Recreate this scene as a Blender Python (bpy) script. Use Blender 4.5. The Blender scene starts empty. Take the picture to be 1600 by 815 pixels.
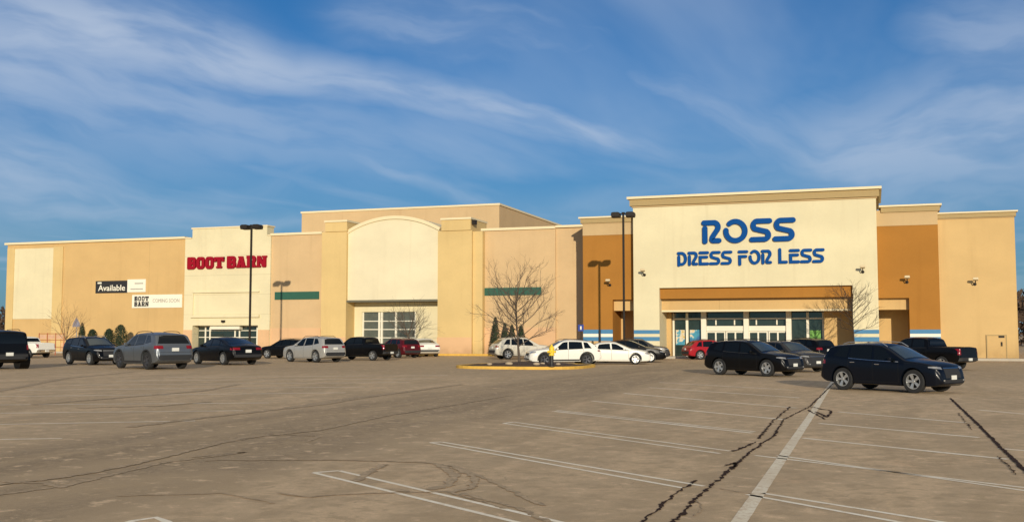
import bpy, bmesh, math, random
from mathutils import Vector, Matrix
random.seed(7)
sc = bpy.context.scene
C = sc.collection
R = math.radians
# ------------------------------------------------------------------ camera
FPX = 1640.0; PITCH = R(4.03); YAW = R(19.0); CAMH = 1.8
cam = bpy.data.cameras.new("camera"); cam_o = bpy.data.objects.new("camera", cam); C.objects.link(cam_o)
cam.sensor_width = 36; cam.lens = 36 * FPX / 1600; cam.clip_end = 6000; cam.clip_start = 0.1
cam_o.location = (0, 0, CAMH); cam_o.rotation_euler = (R(90) + PITCH, 0, YAW)
sc.camera = cam_o
FH = (-math.sin(YAW), math.cos(YAW)); RT = (math.cos(YAW), math.sin(YAW))

def ray(px, py):
    a = (px - 800) / FPX; b = (407.5 - py) / FPX
    c, s = math.cos(PITCH), math.sin(PITCH); h = c - b * s
    return (FH[0] * h + a * RT[0], FH[1] * h + a * RT[1], s + b * c)
def gr(px, py, z=0.0):
    d = ray(px, py); t = (z - CAMH) / d[2]; return (d[0] * t, d[1] * t)
def onY(px, py, Y):
    d = ray(px, py); t = Y / d[1]; return (d[0] * t, CAMH + d[2] * t)
def fx(px, Y, py=450): return onY(px, py, Y)[0]
def fz(px, py, Y): return onY(px, py, Y)[1]
def proj(x, y, z):
    z -= CAMH
    hf = x * FH[0] + y * FH[1]; a = x * RT[0] + y * RT[1]
    c, s = math.cos(PITCH), math.sin(PITCH)
    d = hf * c + z * s; u = -hf * s + z * c
    return 800 + FPX * a / d, 407.5 - FPX * u / d

# ------------------------------------------------------------------ node helpers
def nd(nt, t, **kw):
    n = nt.nodes.new(t)
    for k, v in kw.items():
        if k.startswith('i_'): n.inputs[k[2:].replace('_', ' ')].default_value = v
        else: setattr(n, k, v)
    return n
def mth(nt, op, a, b=None, c=None, clamp=False):
    n = nt.nodes.new('ShaderNodeMath'); n.operation = op; n.use_clamp = clamp
    for i, v in enumerate((a, b, c)):
        if v is None: continue
        if isinstance(v, (int, float)): n.inputs[i].default_value = v
        else: nt.links.new(v, n.inputs[i])
    return n.outputs[0]
def mixc(nt, f, a, b, mode='MIX'):
    n = nt.nodes.new('ShaderNodeMix'); n.data_type = 'RGBA'; n.blend_type = mode
    for s, v in ((n.inputs[0], f), (n.inputs[6], a), (n.inputs[7], b)):
        if isinstance(v, (int, float)): s.default_value = v
        elif isinstance(v, (tuple, list)): s.default_value = tuple(v) + ((1,) if len(v) == 3 else ())
        else: nt.links.new(v, s)
    return n.outputs[2]
def noise(nt, vec, scale, detail=4, rough=.55, dist=0):
    n = nt.nodes.new('ShaderNodeTexNoise'); n.inputs['Scale'].default_value = scale
    n.inputs['Detail'].default_value = detail; n.inputs['Roughness'].default_value = rough; n.inputs['Distortion'].default_value = dist
    if vec is not None: nt.links.new(vec, n.inputs['Vector'])
    return n.outputs['Fac']
def mapv(nt, vec, scale=(1, 1, 1), rot=(0, 0, 0), loc=(0, 0, 0)):
    n = nt.nodes.new('ShaderNodeMapping'); n.inputs['Scale'].default_value = scale; n.inputs['Rotation'].default_value = rot
    n.inputs['Location'].default_value = loc; nt.links.new(vec, n.inputs['Vector']); return n.outputs[0]
def rng(nt, v, a, b, c=0, d=1, smooth=True):
    n = nt.nodes.new('ShaderNodeMapRange'); n.interpolation_type = 'SMOOTHSTEP' if smooth else 'LINEAR'
    nt.links.new(v, n.inputs[0])
    for i, x in zip((1, 2, 3, 4), (a, b, c, d)): n.inputs[i].default_value = x
    return n.outputs[0]
def new_mat(name):
    m = bpy.data.materials.new(name); m.use_nodes = True; nt = m.node_tree
    return m, nt, nt.nodes['Principled BSDF']
MATS = {}
def mat(name, col, rough=.6, metal=0, var=.12, nscale=3, coat=0, spec=.5, bump=0, bscale=60):
    if name in MATS: return MATS[name]
    m, nt, p = new_mat(name)
    tc = nd(nt, 'ShaderNodeTexCoord').outputs['Object']
    f = noise(nt, tc, nscale, 4)
    a = tuple(c * (1 - var) for c in col); b = tuple(min(1, c * (1 + var)) for c in col)
    nt.links.new(mixc(nt, f, a, b), p.inputs['Base Color'])
    nt.links.new(rng(nt, noise(nt, tc, nscale * 4, 3), 0.2, 0.8, max(0, rough * .85), min(1, rough * 1.15)), p.inputs['Roughness'])
    p.inputs['Metallic'].default_value = metal; p.inputs['Coat Weight'].default_value = coat; p.inputs['Coat Roughness'].default_value = .04
    p.inputs['Specular IOR Level'].default_value = spec
    if bump:
        bn = nd(nt, 'ShaderNodeBump'); bn.inputs['Strength'].default_value = bump; bn.inputs['Distance'].default_value = .02
        nt.links.new(noise(nt, tc, bscale, 3), bn.inputs['Height']); nt.links.new(bn.outputs[0], p.inputs['Normal'])
    MATS[name] = m; return m
def stucco(name, col, joints=None, stain=.24, base_dirt=True):
    """coated plaster: broad tone drift, faint vertical run-off streaks, panel joints, splash dirt near the ground"""
    if name in MATS: return MATS[name]
    m, nt, p = new_mat(name)
    geo = nd(nt, 'ShaderNodeNewGeometry').outputs['Position']
    sep = nd(nt, 'ShaderNodeSeparateXYZ'); nt.links.new(geo, sep.inputs[0])
    big = noise(nt, mapv(nt, geo, (.25, .25, .35)), 1.0, 5, .6)
    streak = noise(nt, mapv(nt, geo, (1.6, 1.6, .09)), 1.0, 4, .6)
    fine = noise(nt, geo, 9, 4, .7)
    c = mixc(nt, rng(nt, big, .3, .72), tuple(x * .93 for x in col), tuple(min(1, x * 1.04) for x in col))
    c = mixc(nt, rng(nt, streak, .52, .8, 0, stain), c, tuple(x * y for x, y in zip(col, (.62, .56, .5))))
    c = mixc(nt, rng(nt, fine, .35, .75, 0, .2), c, tuple(x * .8 for x in col))
    if base_dirt:
        d = mth(nt, 'MULTIPLY', rng(nt, sep.outputs[2], 1.3, 0.1, 0, .45), rng(nt, noise(nt, geo, 1.3, 5), .3, .7, .2, 1))
        c = mixc(nt, d, c, tuple(x * y for x, y in zip(col, (.45, .42, .38))))
    if joints:
        bw, bh, dark = joints
        br = nd(nt, 'ShaderNodeTexBrick'); br.offset = 0
        br.inputs['Scale'].default_value = 1; br.inputs['Brick Width'].default_value = bw; br.inputs['Row Height'].default_value = bh
        br.inputs['Mortar Size'].default_value = .03; br.inputs['Mortar Smooth'].default_value = .3
        cx = nd(nt, 'ShaderNodeCombineXYZ'); nt.links.new(sep.outputs[0], cx.inputs[0]); nt.links.new(sep.outputs[2], cx.inputs[1])
        nt.links.new(cx.outputs[0], br.inputs['Vector'])
        c = mixc(nt, mth(nt, 'MULTIPLY', br.outputs['Fac'], dark), c, tuple(x * .55 for x in col))
    nt.links.new(c, p.inputs['Base Color']); p.inputs['Roughness'].default_value = .9; p.inputs['Specular IOR Level'].default_value = .2
    bn = nd(nt, 'ShaderNodeBump'); bn.inputs['Strength'].default_value = .35; bn.inputs['Distance'].default_value = .012
    nt.links.new(noise(nt, geo, 26, 5, .7), bn.inputs['Height']); nt.links.new(bn.outputs[0], p.inputs['Normal'])
    MATS[name] = m; return m

# ------------------------------------------------------------------ mesh builder
class MB:
    def __init__(s): s.v = []; s.f = []
    def add(s, vs, fs):
        o = len(s.v); s.v += [tuple(v) for v in vs]; s.f += [tuple(i + o for i in f) for f in fs]; return s
    def box(s, x0, x1, y0, y1, z0, z1):
        if x0 > x1: x0, x1 = x1, x0
        if y0 > y1: y0, y1 = y1, y0
        if z0 > z1: z0, z1 = z1, z0
        return s.add([(x0, y0, z0), (x1, y0, z0), (x1, y1, z0), (x0, y1, z0), (x0, y0, z1), (x1, y0, z1), (x1, y1, z1), (x0, y1, z1)],
              [(0, 3, 2, 1), (4, 5, 6, 7), (0, 1, 5, 4), (1, 2, 6, 5), (2, 3, 7, 6), (3, 0, 4, 7)])
    def prism(s, pts, y0, y1):           # pts: (x, z) outline, counter-clockwise seen from -y
        n = len(pts)
        vs = [(x, y0, z) for x, z in pts] + [(x, y1, z) for x, z in pts]
        return s.add(vs, [tuple(range(n)), tuple(range(2 * n - 1, n - 1, -1))] + [(i, i + n, (i + 1) % n + n, (i + 1) % n) for i in range(n)])
    def flat(s, pts, z0, z1):            # pts: (x, y) outline ccw from above
        n = len(pts)
        vs = [(x, y, z0) for x, y in pts] + [(x, y, z1) for x, y in pts]
        return s.add(vs, [tuple(range(n - 1, -1, -1)), tuple(range(n, 2 * n))] + [(i, (i + 1) % n, (i + 1) % n + n, i + n) for i in range(n)])
    def tube(s, path, radii, seg=8, caps=True):
        path = [Vector(p) for p in path]; n = len(path)
        if isinstance(radii, (int, float)): radii = [radii] * n
        o = len(s.v); up = Vector((0, 0, 1))
        for i, p in enumerate(path):
            t = (path[min(i + 1, n - 1)] - path[max(i - 1, 0)])
            t = t.normalized() if t.length > 1e-9 else Vector((0, 0, 1))
            a = t.cross(up)
            if a.length < .05: a = t.cross(Vector((1, 0, 0)))
            a.normalize(); b = t.cross(a)
            for k in range(seg):
                an = 2 * math.pi * k / seg
                s.v.append(tuple(p + (a * math.cos(an) + b * math.sin(an)) * radii[i]))
        for i in range(n - 1):
            for k in range(seg):
                s.f.append((o + i * seg + k, o + i * seg + (k + 1) % seg, o + (i + 1) * seg + (k + 1) % seg, o + (i + 1) * seg + k))
        if caps:
            s.f.append(tuple(o + k for k in range(seg - 1, -1, -1))); s.f.append(tuple(o + (n - 1) * seg + k for k in range(seg)))
        return s
    def lathe(s, prof, center=(0, 0, 0), axis='z', seg=24, closed=False):   # prof: (r, h)
        o = len(s.v); n = len(prof)
        for r_, h in prof:
            for k in range(seg):
                a = 2 * math.pi * k / seg; c, q = math.cos(a) * r_, math.sin(a) * r_
                v = (c, q, h) if axis == 'z' else (c, h, q)
                s.v.append((v[0] + center[0], v[1] + center[1], v[2] + center[2]))
        for i in range(n if closed else n - 1):
            j = (i + 1) % n
            for k in range(seg):
                s.f.append((o + i * seg + k, o + i * seg + (k + 1) % seg, o + j * seg + (k + 1) % seg, o + j * seg + k))
        return s
    def build(s, name, m, parent=None, smooth=False, off=(0, 0, 0), fixn=False, bevel=0):
        me = bpy.data.meshes.new(name)
        me.from_pydata([(v[0] - off[0], v[1] - off[1], v[2] - off[2]) for v in s.v], [], s.f)
        if fixn:
            bm = bmesh.new(); bm.from_mesh(me); bmesh.ops.recalc_face_normals(bm, faces=bm.faces); bm.to_mesh(me); bm.free()
        me.validate(); me.update()
        if smooth:
            me.shade_smooth(); me.set_sharp_from_angle(angle=R(38))
        if m: me.materials.append(m)
        o = bpy.data.objects.new(name, me); C.objects.link(o)
        if parent: o.parent = parent
        if bevel:
            b = o.modifiers.new('bevel', 'BEVEL'); b.width = bevel; b.segments = 2; b.limit_method = 'ANGLE'
        return o
def tag(o, label=None, cat=None, group=None, kind=None):
    if label: o['label'] = label
    if cat: o['category'] = cat
    if group: o['group'] = group
    if kind: o['kind'] = kind
    return o
def empty(name, loc, label=None, cat=None, group=None, rz=0):
    o = bpy.data.objects.new(name, None); C.objects.link(o); o.location = loc; o.rotation_euler = (0, 0, rz); o.empty_display_size = .3
    return tag(o, label, cat, group)
class Thing:                              # static thing modelled in world coordinates
    def __init__(s, name, loc, label, cat, group=None):
        s.loc = loc; s.o = empty(name, loc, label, cat, group)
    def part(s, name, mb, m, parent=None, **k):
        return mb.build(name, m, parent or s.o, off=s.loc, **k)
# ------------------------------------------------------------------ light balance
SUNE = 3.15; EXPO = 0.3; PAVE = (.70, .515, .315)
SK_R, SK_G, SK_B = .19, .52, .84
HZ_R, HZ_G, HZ_B = 1.6, 2.4, 3.5
CL_R, CL_G, CL_B = 4.9, 5.7, 7.0
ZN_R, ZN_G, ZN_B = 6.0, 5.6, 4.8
# ------------------------------------------------------------------ world, sun, view
SUN_EL = R(13.0); SUN_DIR_AZ = R(-22.8)       # the direction the light travels, clockwise from +Y
w = bpy.data.worlds.new("World"); sc.world = w; w.use_nodes = True; nt = w.node_tree
bg = nt.nodes['Background']
sky = nd(nt, 'ShaderNodeTexSky', sky_type='NISHITA', sun_disc=False)
sky.sun_elevation = SUN_EL
to_sun = SUN_DIR_AZ + math.pi
sky.sun_rotation = to_sun % (2 * math.pi)
sky.air_density = 1.0; sky.dust_density = .6; sky.ozone_density = 2.2; sky.altitude = 200
gen = nd(nt, 'ShaderNodeTexCoord').outputs['Generated']
sp = nd(nt, 'ShaderNodeSeparateXYZ'); nt.links.new(gen, sp.inputs[0])
az = mth(nt, 'ARCTAN2', sp.outputs[0], sp.outputs[1])
U = mth(nt, 'ADD', mth(nt, 'MULTIPLY', az, 180 / math.pi), 19.0)
V = mth(nt, 'MULTIPLY', mth(nt, 'ARCSINE', sp.outputs[2]), 180 / math.pi)
def uv(px, py):
    d = ray(px, py); return math.degrees(math.atan2(d[0], d[1])) + 19, math.degrees(math.asin(d[2] / math.sqrt(sum(q * q for q in d))))
def band(pts, nsc=(.09, .38), seed=0, k=(.30, .66)):
    """cirrus streak along a curve of (pixel x, pixel y, half width in degrees, strength)"""
    un = mth(nt, 'DIVIDE', mth(nt, 'ADD', U, 40), 80, clamp=True)
    def curve(vals):
        n = nt.nodes.new('ShaderNodeFloatCurve'); cm = n.mapping; cu = cm.curves[0]
        while len(cu.points) > 2: cu.points.remove(cu.points[1])
        vals = sorted(vals); cu.points[0].location = (0, vals[0][1]); cu.points[1].location = (1, vals[-1][1])
        for x, y in vals: cu.points.new(x, y)
        cm.update(); nt.links.new(un, n.inputs['Value']); return n.outputs[0]
    P = [(uv(a, b), c, d) for a, b, c, d in pts]
    cen = mth(nt, 'MULTIPLY', curve([((p[0][0] + 40) / 80, p[0][1] / 50) for p in P]), 50)
    wid = mth(nt, 'MULTIPLY', curve([((p[0][0] + 40) / 80, p[1] / 10) for p in P]), 10)
    st = curve([((p[0][0] + 40) / 80, p[2]) for p in P])
    dv = mth(nt, 'SUBTRACT', V, cen)
    wob = mth(nt, 'MULTIPLY', mth(nt, 'SUBTRACT', noise(nt, gen, 7 + seed, 3), .5), 2.4)
    dv2 = mth(nt, 'ADD', dv, wob)
    g = mth(nt, 'POWER', 2.718, mth(nt, 'MULTIPLY', -1, mth(nt, 'POWER', mth(nt, 'ABSOLUTE', mth(nt, 'DIVIDE', dv2, wid)), 2)))
    cx = nd(nt, 'ShaderNodeCombineXYZ'); nt.links.new(mth(nt, 'MULTIPLY', U, nsc[0]), cx.inputs[0]); nt.links.new(mth(nt, 'MULTIPLY', dv2, nsc[1]), cx.inputs[1]); cx.inputs[2].default_value = seed * 3.7
    nz = rng(nt, noise(nt, cx.outputs[0], 1.8, 4.5, .52, .15), k[0], k[1], .45, 1)
    return mth(nt, 'MULTIPLY', mth(nt, 'MULTIPLY', g, nz), st)
bands = [
    band([(-60, 10, 2.6, 1), (200, 55, 2.5, 1), (330, 85, 2.1, 1), (480, 122, 1.5, .85), (620, 140, 1.2, .8), (760, 165, 1.2, .85), (870, 195, 1.1, .9), (980, 222, 1.0, .6), (1150, 240, .9, .25), (1500, 250, 1, .1)], seed=1),
    band([(-60, 60, 4.0, .85), (150, 130, 3.5, .7), (300, 170, 3.2, .6), (520, 200, 2.6, .45), (700, 230, 2.0, .3), (900, 200, 1.5, 0), (1600, 200, 1.5, 0)], seed=2),
    band([(-60, 250, 3.6, .75), (100, 270, 3.0, .55), (250, 330, 1.5, .4), (400, 320, 1.4, .2), (520, 255, .6, .4), (640, 275, .55, .55), (760, 310, .5, .35), (830, 330, .5, 0), (1600, 330, 1, 0)], seed=3),
    band([(-60, 120, 1.0, 0), (900, 120, 1.0, 0), (1000, 130, 1.1, .35), (1120, 170, 1.5, .5), (1200, 210, 1.9, .45), (1330, 245, 3.0, .75), (1480, 215, 3.4, .75), (1680, 190, 3.6, .75)], seed=4),
    band([(-60, 200, 1, 0), (1300, 100, 1.6, 0), (1420, 70, 2.0, .25), (1550, 60, 2.4, .6), (1680, 40, 2.6, .6)], seed=5),
    band([(-60, 335, .8, .55), (250, 335, .7, .5), (400, 345, .7, .4), (900, 330, 1.0, .25), (1250, 275, 1.2, .3), (1680, 300, 1.2, .4)], seed=6),
]
bands.append(band([(-60, 10, 2, 0), (420, 10, 1.6, 0), (560, 20, 2.2, .4), (720, 45, 2.6, .5), (900, 70, 2.2, .35), (1050, 110, 1.6, .1), (1680, 200, 1, 0)], seed=7, k=(.35, .75)))
cl = bands[0]
for b_ in bands[1:]: cl = mth(nt, 'MAXIMUM', cl, b_)
# thin veil of cirrus over the whole dome
cx = nd(nt, 'ShaderNodeCombineXYZ')
zz = mth(nt, 'MAXIMUM', sp.outputs[2], .05)
nt.links.new(mth(nt, 'DIVIDE', sp.outputs[0], zz), cx.inputs[0]); nt.links.new(mth(nt, 'DIVIDE', sp.outputs[1], zz), cx.inputs[1])
veil = rng(nt, noise(nt, mapv(nt, cx.outputs[0], (.8, .28, 1), (0, 0, R(35))), 1.1, 5, .5, .3), .38, .8, 0, .5)
cl = mth(nt, 'MAXIMUM', cl, veil)
cl = mth(nt, 'MULTIPLY', cl, .76, clamp=True)
SKYS = .085
skc = mixc(nt, 1.0, sky.outputs[0], (SK_R, SK_G, SK_B), 'MULTIPLY')
# a little paler and greyer towards the horizon
hz = rng(nt, V, 0, 16, .5, 0)
skc = mixc(nt, hz, skc, (HZ_R, HZ_G, HZ_B))
skc = mixc(nt, cl, skc, (CL_R, CL_G, CL_B))
# warm bright cirrus added overhead, out of view, to lift light on the ground
fill_sheet = mth(nt, 'MULTIPLY', rng(nt, V, 33, 62), rng(nt, noise(nt, gen, 2.2, 6, .6, .5), .3, .6, .55, 1))
skc = mixc(nt, mth(nt, 'MULTIPLY', fill_sheet, .85), skc, (ZN_R, ZN_G, ZN_B))
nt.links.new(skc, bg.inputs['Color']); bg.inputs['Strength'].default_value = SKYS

sl = bpy.data.lights.new("sun", 'SUN'); sl.energy = SUNE; sl.angle = R(.55); sl.color = (1.0, .88, .69)
so = bpy.data.objects.new("sun", sl); C.objects.link(so)
dvec = Vector((math.sin(SUN_DIR_AZ) * math.cos(SUN_EL), math.cos(SUN_DIR_AZ) * math.cos(SUN_EL), -math.sin(SUN_EL)))
so.rotation_euler = dvec.to_track_quat('-Z', 'Y').to_euler(); so.location = (10, -20, 30)
sc.view_settings.view_transform = 'Standard'; sc.view_settings.look = 'None'; sc.view_settings.gamma = 1
sc.view_settings.use_curve_mapping = False; sc.view_settings.exposure = EXPO
sc.render.engine = 'CYCLES'; sc.render.resolution_x = 1024; sc.render.resolution_y = 521

# ------------------------------------------------------------------ ground
m, nt, p = new_mat('aged_asphalt')
pos = nd(nt, 'ShaderNodeNewGeometry').outputs['Position']
s3 = nd(nt, 'ShaderNodeSeparateXYZ'); nt.links.new(pos, s3.inputs[0])
PB = PAVE
big = noise(nt, pos, .12, 6, .6); mid = noise(nt, mapv(nt, pos, (1, .35, 1), (0, 0, R(-38))), .7, 6, .65, .4); fin = noise(nt, pos, 14, 6, .75); grit = noise(nt, pos, 90, 3, .8)
c = mixc(nt, rng(nt, big, .32, .7), tuple(x * y for x, y in zip(PB, (.90, .88, .86))), tuple(x * y for x, y in zip(PB, (1.08, 1.05, 1.03))))
c = mixc(nt, rng(nt, mid, .40, .66, 0, .85), c, tuple(x * y for x, y in zip(PB, (.72, .71, .68))))
c = mixc(nt, rng(nt, noise(nt, pos, .5, 5, .6, .6), .55, .75, 0, .4), c, tuple(x * y for x, y in zip(PB, (1.12, .95, .85))))
# trafficked lane between the stall rows, running towards the stores: polished and darker
wobx = mth(nt, 'ADD', s3.outputs[0], mth(nt, 'MULTIPLY', mth(nt, 'SUBTRACT', noise(nt, pos, .25, 4), .5), 2.2))
lane = mth(nt, 'MULTIPLY', rng(nt, wobx, -14.6, -12.2), rng(nt, wobx, -6.8, -8.4))
lane2 = mth(nt, 'MULTIPLY', rng(nt, s3.outputs[1], 38, 50), 1.0)
lane = mth(nt, 'MAXIMUM', lane, mth(nt, 'MULTIPLY', lane2, .6))
lane = mth(nt, 'MULTIPLY', lane, rng(nt, noise(nt, mapv(nt, pos, (1.2, .12, 1)), 1.1, 4), .2, .7, .55, 1))
c = mixc(nt, mth(nt, 'MULTIPLY', lane, .9), c, tuple(x * y for x, y in zip(PB, (.30, .29, .27))))
# broad patches where older surfacing shows, and drawn-out dirt washed along the fall
pt = rng(nt, noise(nt, mapv(nt, pos, (.55, .16, 1), (0, 0, R(30))), 1.0, 7, .62, .5), .46, .62, 0, .9)
c = mixc(nt, pt, c, tuple(x * y for x, y in zip(PB, (.66, .64, .60))))
# oil spots
vor = nd(nt, 'ShaderNodeTexVoronoi'); vor.inputs['Scale'].default_value = .42; nt.links.new(mapv(nt, pos, (1, 1, 0)), vor.inputs['Vector'])
spot = mth(nt, 'MULTIPLY', rng(nt, vor.outputs['Distance'], .30, .05), rng(nt, noise(nt, pos, 1.9, 4), .45, .7))
c = mixc(nt, mth(nt, 'MULTIPLY', spot, .65), c, tuple(x * .35 for x in PB))
# hairline crazing
vc = nd(nt, 'ShaderNodeTexVoronoi'); vc.feature = 'DISTANCE_TO_EDGE'; vc.inputs['Scale'].default_value = .55
wv = nd(nt, 'ShaderNodeVectorMath'); wv.operation = 'ADD'; nn = nd(nt, 'ShaderNodeTexNoise'); nn.inputs['Scale'].default_value = 1.6; nn.inputs['Detail'].default_value = 5
nt.links.new(pos, nn.inputs['Vector']); sc_ = nd(nt, 'ShaderNodeVectorMath'); sc_.operation = 'SCALE'; sc_.inputs['Scale'].default_value = 1.3
nt.links.new(nn.outputs['Color'], sc_.inputs[0]); nt.links.new(mapv(nt, pos, (1, 1, 0)), wv.inputs[0]); nt.links.new(sc_.outputs[0], wv.inputs[1]); nt.links.new(wv.outputs[0], vc.inputs['Vector'])
crz = mth(nt, 'MULTIPLY', rng(nt, vc.outputs['Distance'], .012, .002), rng(nt, noise(nt, pos, .3, 3), .48, .62))
c = mixc(nt, mth(nt, 'MULTIPLY', crz, .55), c, tuple(x * .35 for x in PB))
mot = noise(nt, pos, 2.6, 5, .7, .3)
c = mixc(nt, rng(nt, mot, .48, .62, 0, .8), c, tuple(x * y for x, y in zip(PB, (.62, .60, .57))))
c = mixc(nt, rng(nt, mot, .46, .32, 0, .9), c, tuple(min(1, x * y) for x, y in zip(PB, (1.18, 1.15, 1.15))))
c = mixc(nt, rng(nt, fin, .3, .72, 0, .6), c, tuple(x * .66 for x in PB))
c = mixc(nt, rng(nt, grit, .5, .8, 0, .7), c, tuple(min(1, x * 1.5) for x in PB))
nt.links.new(c, p.inputs['Base Color']); nt.links.new(rng(nt, mid, .3, .7, .95, .8), p.inputs['Roughness']); p.inputs['Specular IOR Level'].default_value = .25
bn = nd(nt, 'ShaderNodeBump'); bn.inputs['Strength'].default_value = .5; bn.inputs['Distance'].default_value = .02
nt.links.new(mth(nt, 'ADD', noise(nt, pos, 5, 8, .75), mth(nt, 'MULTIPLY', grit, .35)), bn.inputs['Height']); nt.links.new(bn.outputs[0], p.inputs['Normal'])
ASPH = m
g = MB(); g.add([(-2500, -800, 0), (2500, -800, 0), (2500, 3500, 0), (-2500, 3500, 0)], [(0, 1, 2, 3)])
tag(g.build('parking_lot', ASPH), kind='structure')

def worn(name, col, lo=.42, hi=.62, amt=.9):
    m, nt, p = new_mat(name)
    pos = nd(nt, 'ShaderNodeNewGeometry').outputs['Position']
    f = mth(nt, 'MAXIMUM', rng(nt, noise(nt, pos, 7, 8, .8), lo, hi), mth(nt, 'MULTIPLY', rng(nt, noise(nt, pos, .5, 3), .3, .65), .6))
    c = mixc(nt, mth(nt, 'MULTIPLY', f, amt), col, tuple(x * .9 for x in PAVE))
    nt.links.new(c, p.inputs['Base Color']); p.inputs['Roughness'].default_value = .85; p.inputs['Specular IOR Level'].default_value = .25
    return m
LINE = worn('worn_line_paint', (1.0, .92, .74), .45, .66, amt=.55)
FAINT = worn('faded_line_paint', (1.0, .92, .74), .48, .68, .65)
TAR = mat('crack_sealant', (.05, .027, .017), .9, var=.3, nscale=8, spec=.1)
SEAM = worn('asphalt_seam', tuple(x * .36 for x in PAVE), .35, .62, .85)
def ribbon(pts, wds, z, jit=0, step=.15, wj=.3, seed=1):
    rnd = random.Random(seed); P = [Vector((a, b, 0)) for a, b in pts]; out = []
    L = [0]
    for i in range(1, len(P)): L.append(L[-1] + (P[i] - P[i - 1]).length)
    n = max(2, int(L[-1] / step)); mb = MB(); prev = 0
    for k in range(n + 1):
        s_ = L[-1] * k / n; i = 1
        while i < len(L) - 1 and L[i] < s_: i += 1
        t = (s_ - L[i - 1]) / max(1e-6, L[i] - L[i - 1]); q = P[i - 1].lerp(P[i], t)
        d = (P[i] - P[i - 1]).normalized(); nrm = Vector((-d.y, d.x, 0))
        prev = prev * .6 + rnd.uniform(-jit, jit); wd = wds * (1 + rnd.uniform(-wj, wj)) / 2 * (rnd.choice((.25, .6, 1, 1, 1.15, 1.3)) if wj > .45 else 1)
        if jit and (k == 0 or k == n): wd *= .3
        q = q + nrm * prev; out.append((q + nrm * wd, q - nrm * wd))
    vs = []
    for a, b in out: vs += [(a.x, a.y, z), (b.x, b.y, z)]
    return mb.add(vs, [(2 * i, 2 * i + 1, 2 * i + 3, 2 * i + 2) for i in range(len(out) - 1)])
def G(l): return [gr(a, b) for a, b in l]
k_ = 0
def mark(pxs, wd, m=None, z=.004):
    global k_; k_ += 1
    tag(ribbon(G(pxs), wd, z, 0, .3, .04, k_).build('parking_line', m or LINE), kind='structure')
mark([(1150, 822), (1265, 652), (1290, 612), (1303, 594)], .155, worn('divider_paint', (.95, .87, .68), .38, .62, .8))
# hairpin pairs of the angled stalls right of the lane (first leg, second leg, cap)
for a, b, c_, d_, mm in [
    ((490, 738), (900, 838), (530, 735), (900, 821), LINE), ((672, 691), (1068, 762), (690, 690), (1100, 759), LINE),
    ((787, 661), (1125, 708), (803, 659), (1140, 704), LINE), ((1167, 772), (1420, 818), (1192, 770), (1490, 818), LINE),
    ((1180, 711), (1640, 766), (1215, 711), (1640, 771.5), LINE)]:
    mark([a, b], .075, mm); mark([c_, d_], .075, mm)
for a, b in [((490, 738), (530, 735)), ((672, 691), (690, 690)), ((787, 661), (803, 659))]: mark([a, b], .09, LINE, .0045)
for l, wd, mm in [([(865, 642), (1175, 676)], .12, FAINT), ([(870, 640.5), (1180, 674)], .07, FAINT), ([(1255, 684), (1575, 717)], .12, FAINT), ([(925, 626), (1225, 655)], .12, FAINT),
    ([(1280, 661), (1530, 683)], .12, FAINT), ([(975, 614), (1245, 637)], .12, FAINT), ([(1310, 643), (1510, 660)], .11, FAINT), ([(1015, 605), (1250, 621)], .11, FAINT),
    ([(1030, 597), (1240, 609)], .1, FAINT), ([(1560, 700), (1640, 707)], .1, FAINT), ([(1530, 640), (1640, 650)], .1, FAINT),
    ([(0, 686), (97, 684.5)], .1, LINE), ([(0, 662.5), (305, 657)], .1, FAINT), ([(0, 645), (380, 641)], .11, FAINT), ([(0, 632), (420, 629)], .12, FAINT),
    ([(0, 619), (540, 613)], .13, FAINT), ([(30, 609), (570, 604)], .13, FAINT), ([(110, 601), (640, 597)], .13, FAINT), ([(180, 594.5), (680, 591)], .13, FAINT), ([(260, 589), (700, 586)], .13, FAINT),
    ([(180, 822), (225, 808), (250, 808), (272, 822)], .09, LINE)]:
    mark(l, wd, mm)
def crack(pxs, wd, m, jit=.018, wj=.5, z=.008, step=.055):
    global k_; k_ += 1
    tag(ribbon(G(pxs), wd, z + .0004 * (k_ % 9), jit, step, wj, k_).build('asphalt_crack', m), kind='structure')
crack([(1303, 598), (1265, 635), (1225, 655), (1210, 680), (1180, 700), (1150, 725), (1110, 760), (1087, 780), (1045, 822)], .045, TAR, .014, .7)
crack([(1087, 750), (1055, 772), (995, 824)], .035, TAR)
crack([(1235, 635), (1205, 660), (1185, 685)], .04, TAR, .02, .9); crack([(1183, 690), (1145, 705)], .05, TAR, .02, .8)
crack([(1265, 635), (1300, 642), (1292, 652), (1275, 643)], .06, TAR); crack([(1262, 640), (1290, 655)], .04, TAR)
crack([(1485, 622), (1520, 655), (1560, 695), (1612, 745)], .06, TAR, .012, .35)
crack([(1497, 645), (1520, 672)], .02, TAR, .02, .9); crack([(1560, 712), (1590, 742)], .02, TAR, .02, .9)
crack([(1130, 728), (1150, 722), (1145, 734)], .05, TAR)
crack([(1087, 780), (1100, 795), (1083, 806)], .02, SEAM); crack([(1110, 760), (1135, 765), (1180, 772)], .02, SEAM)
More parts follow.
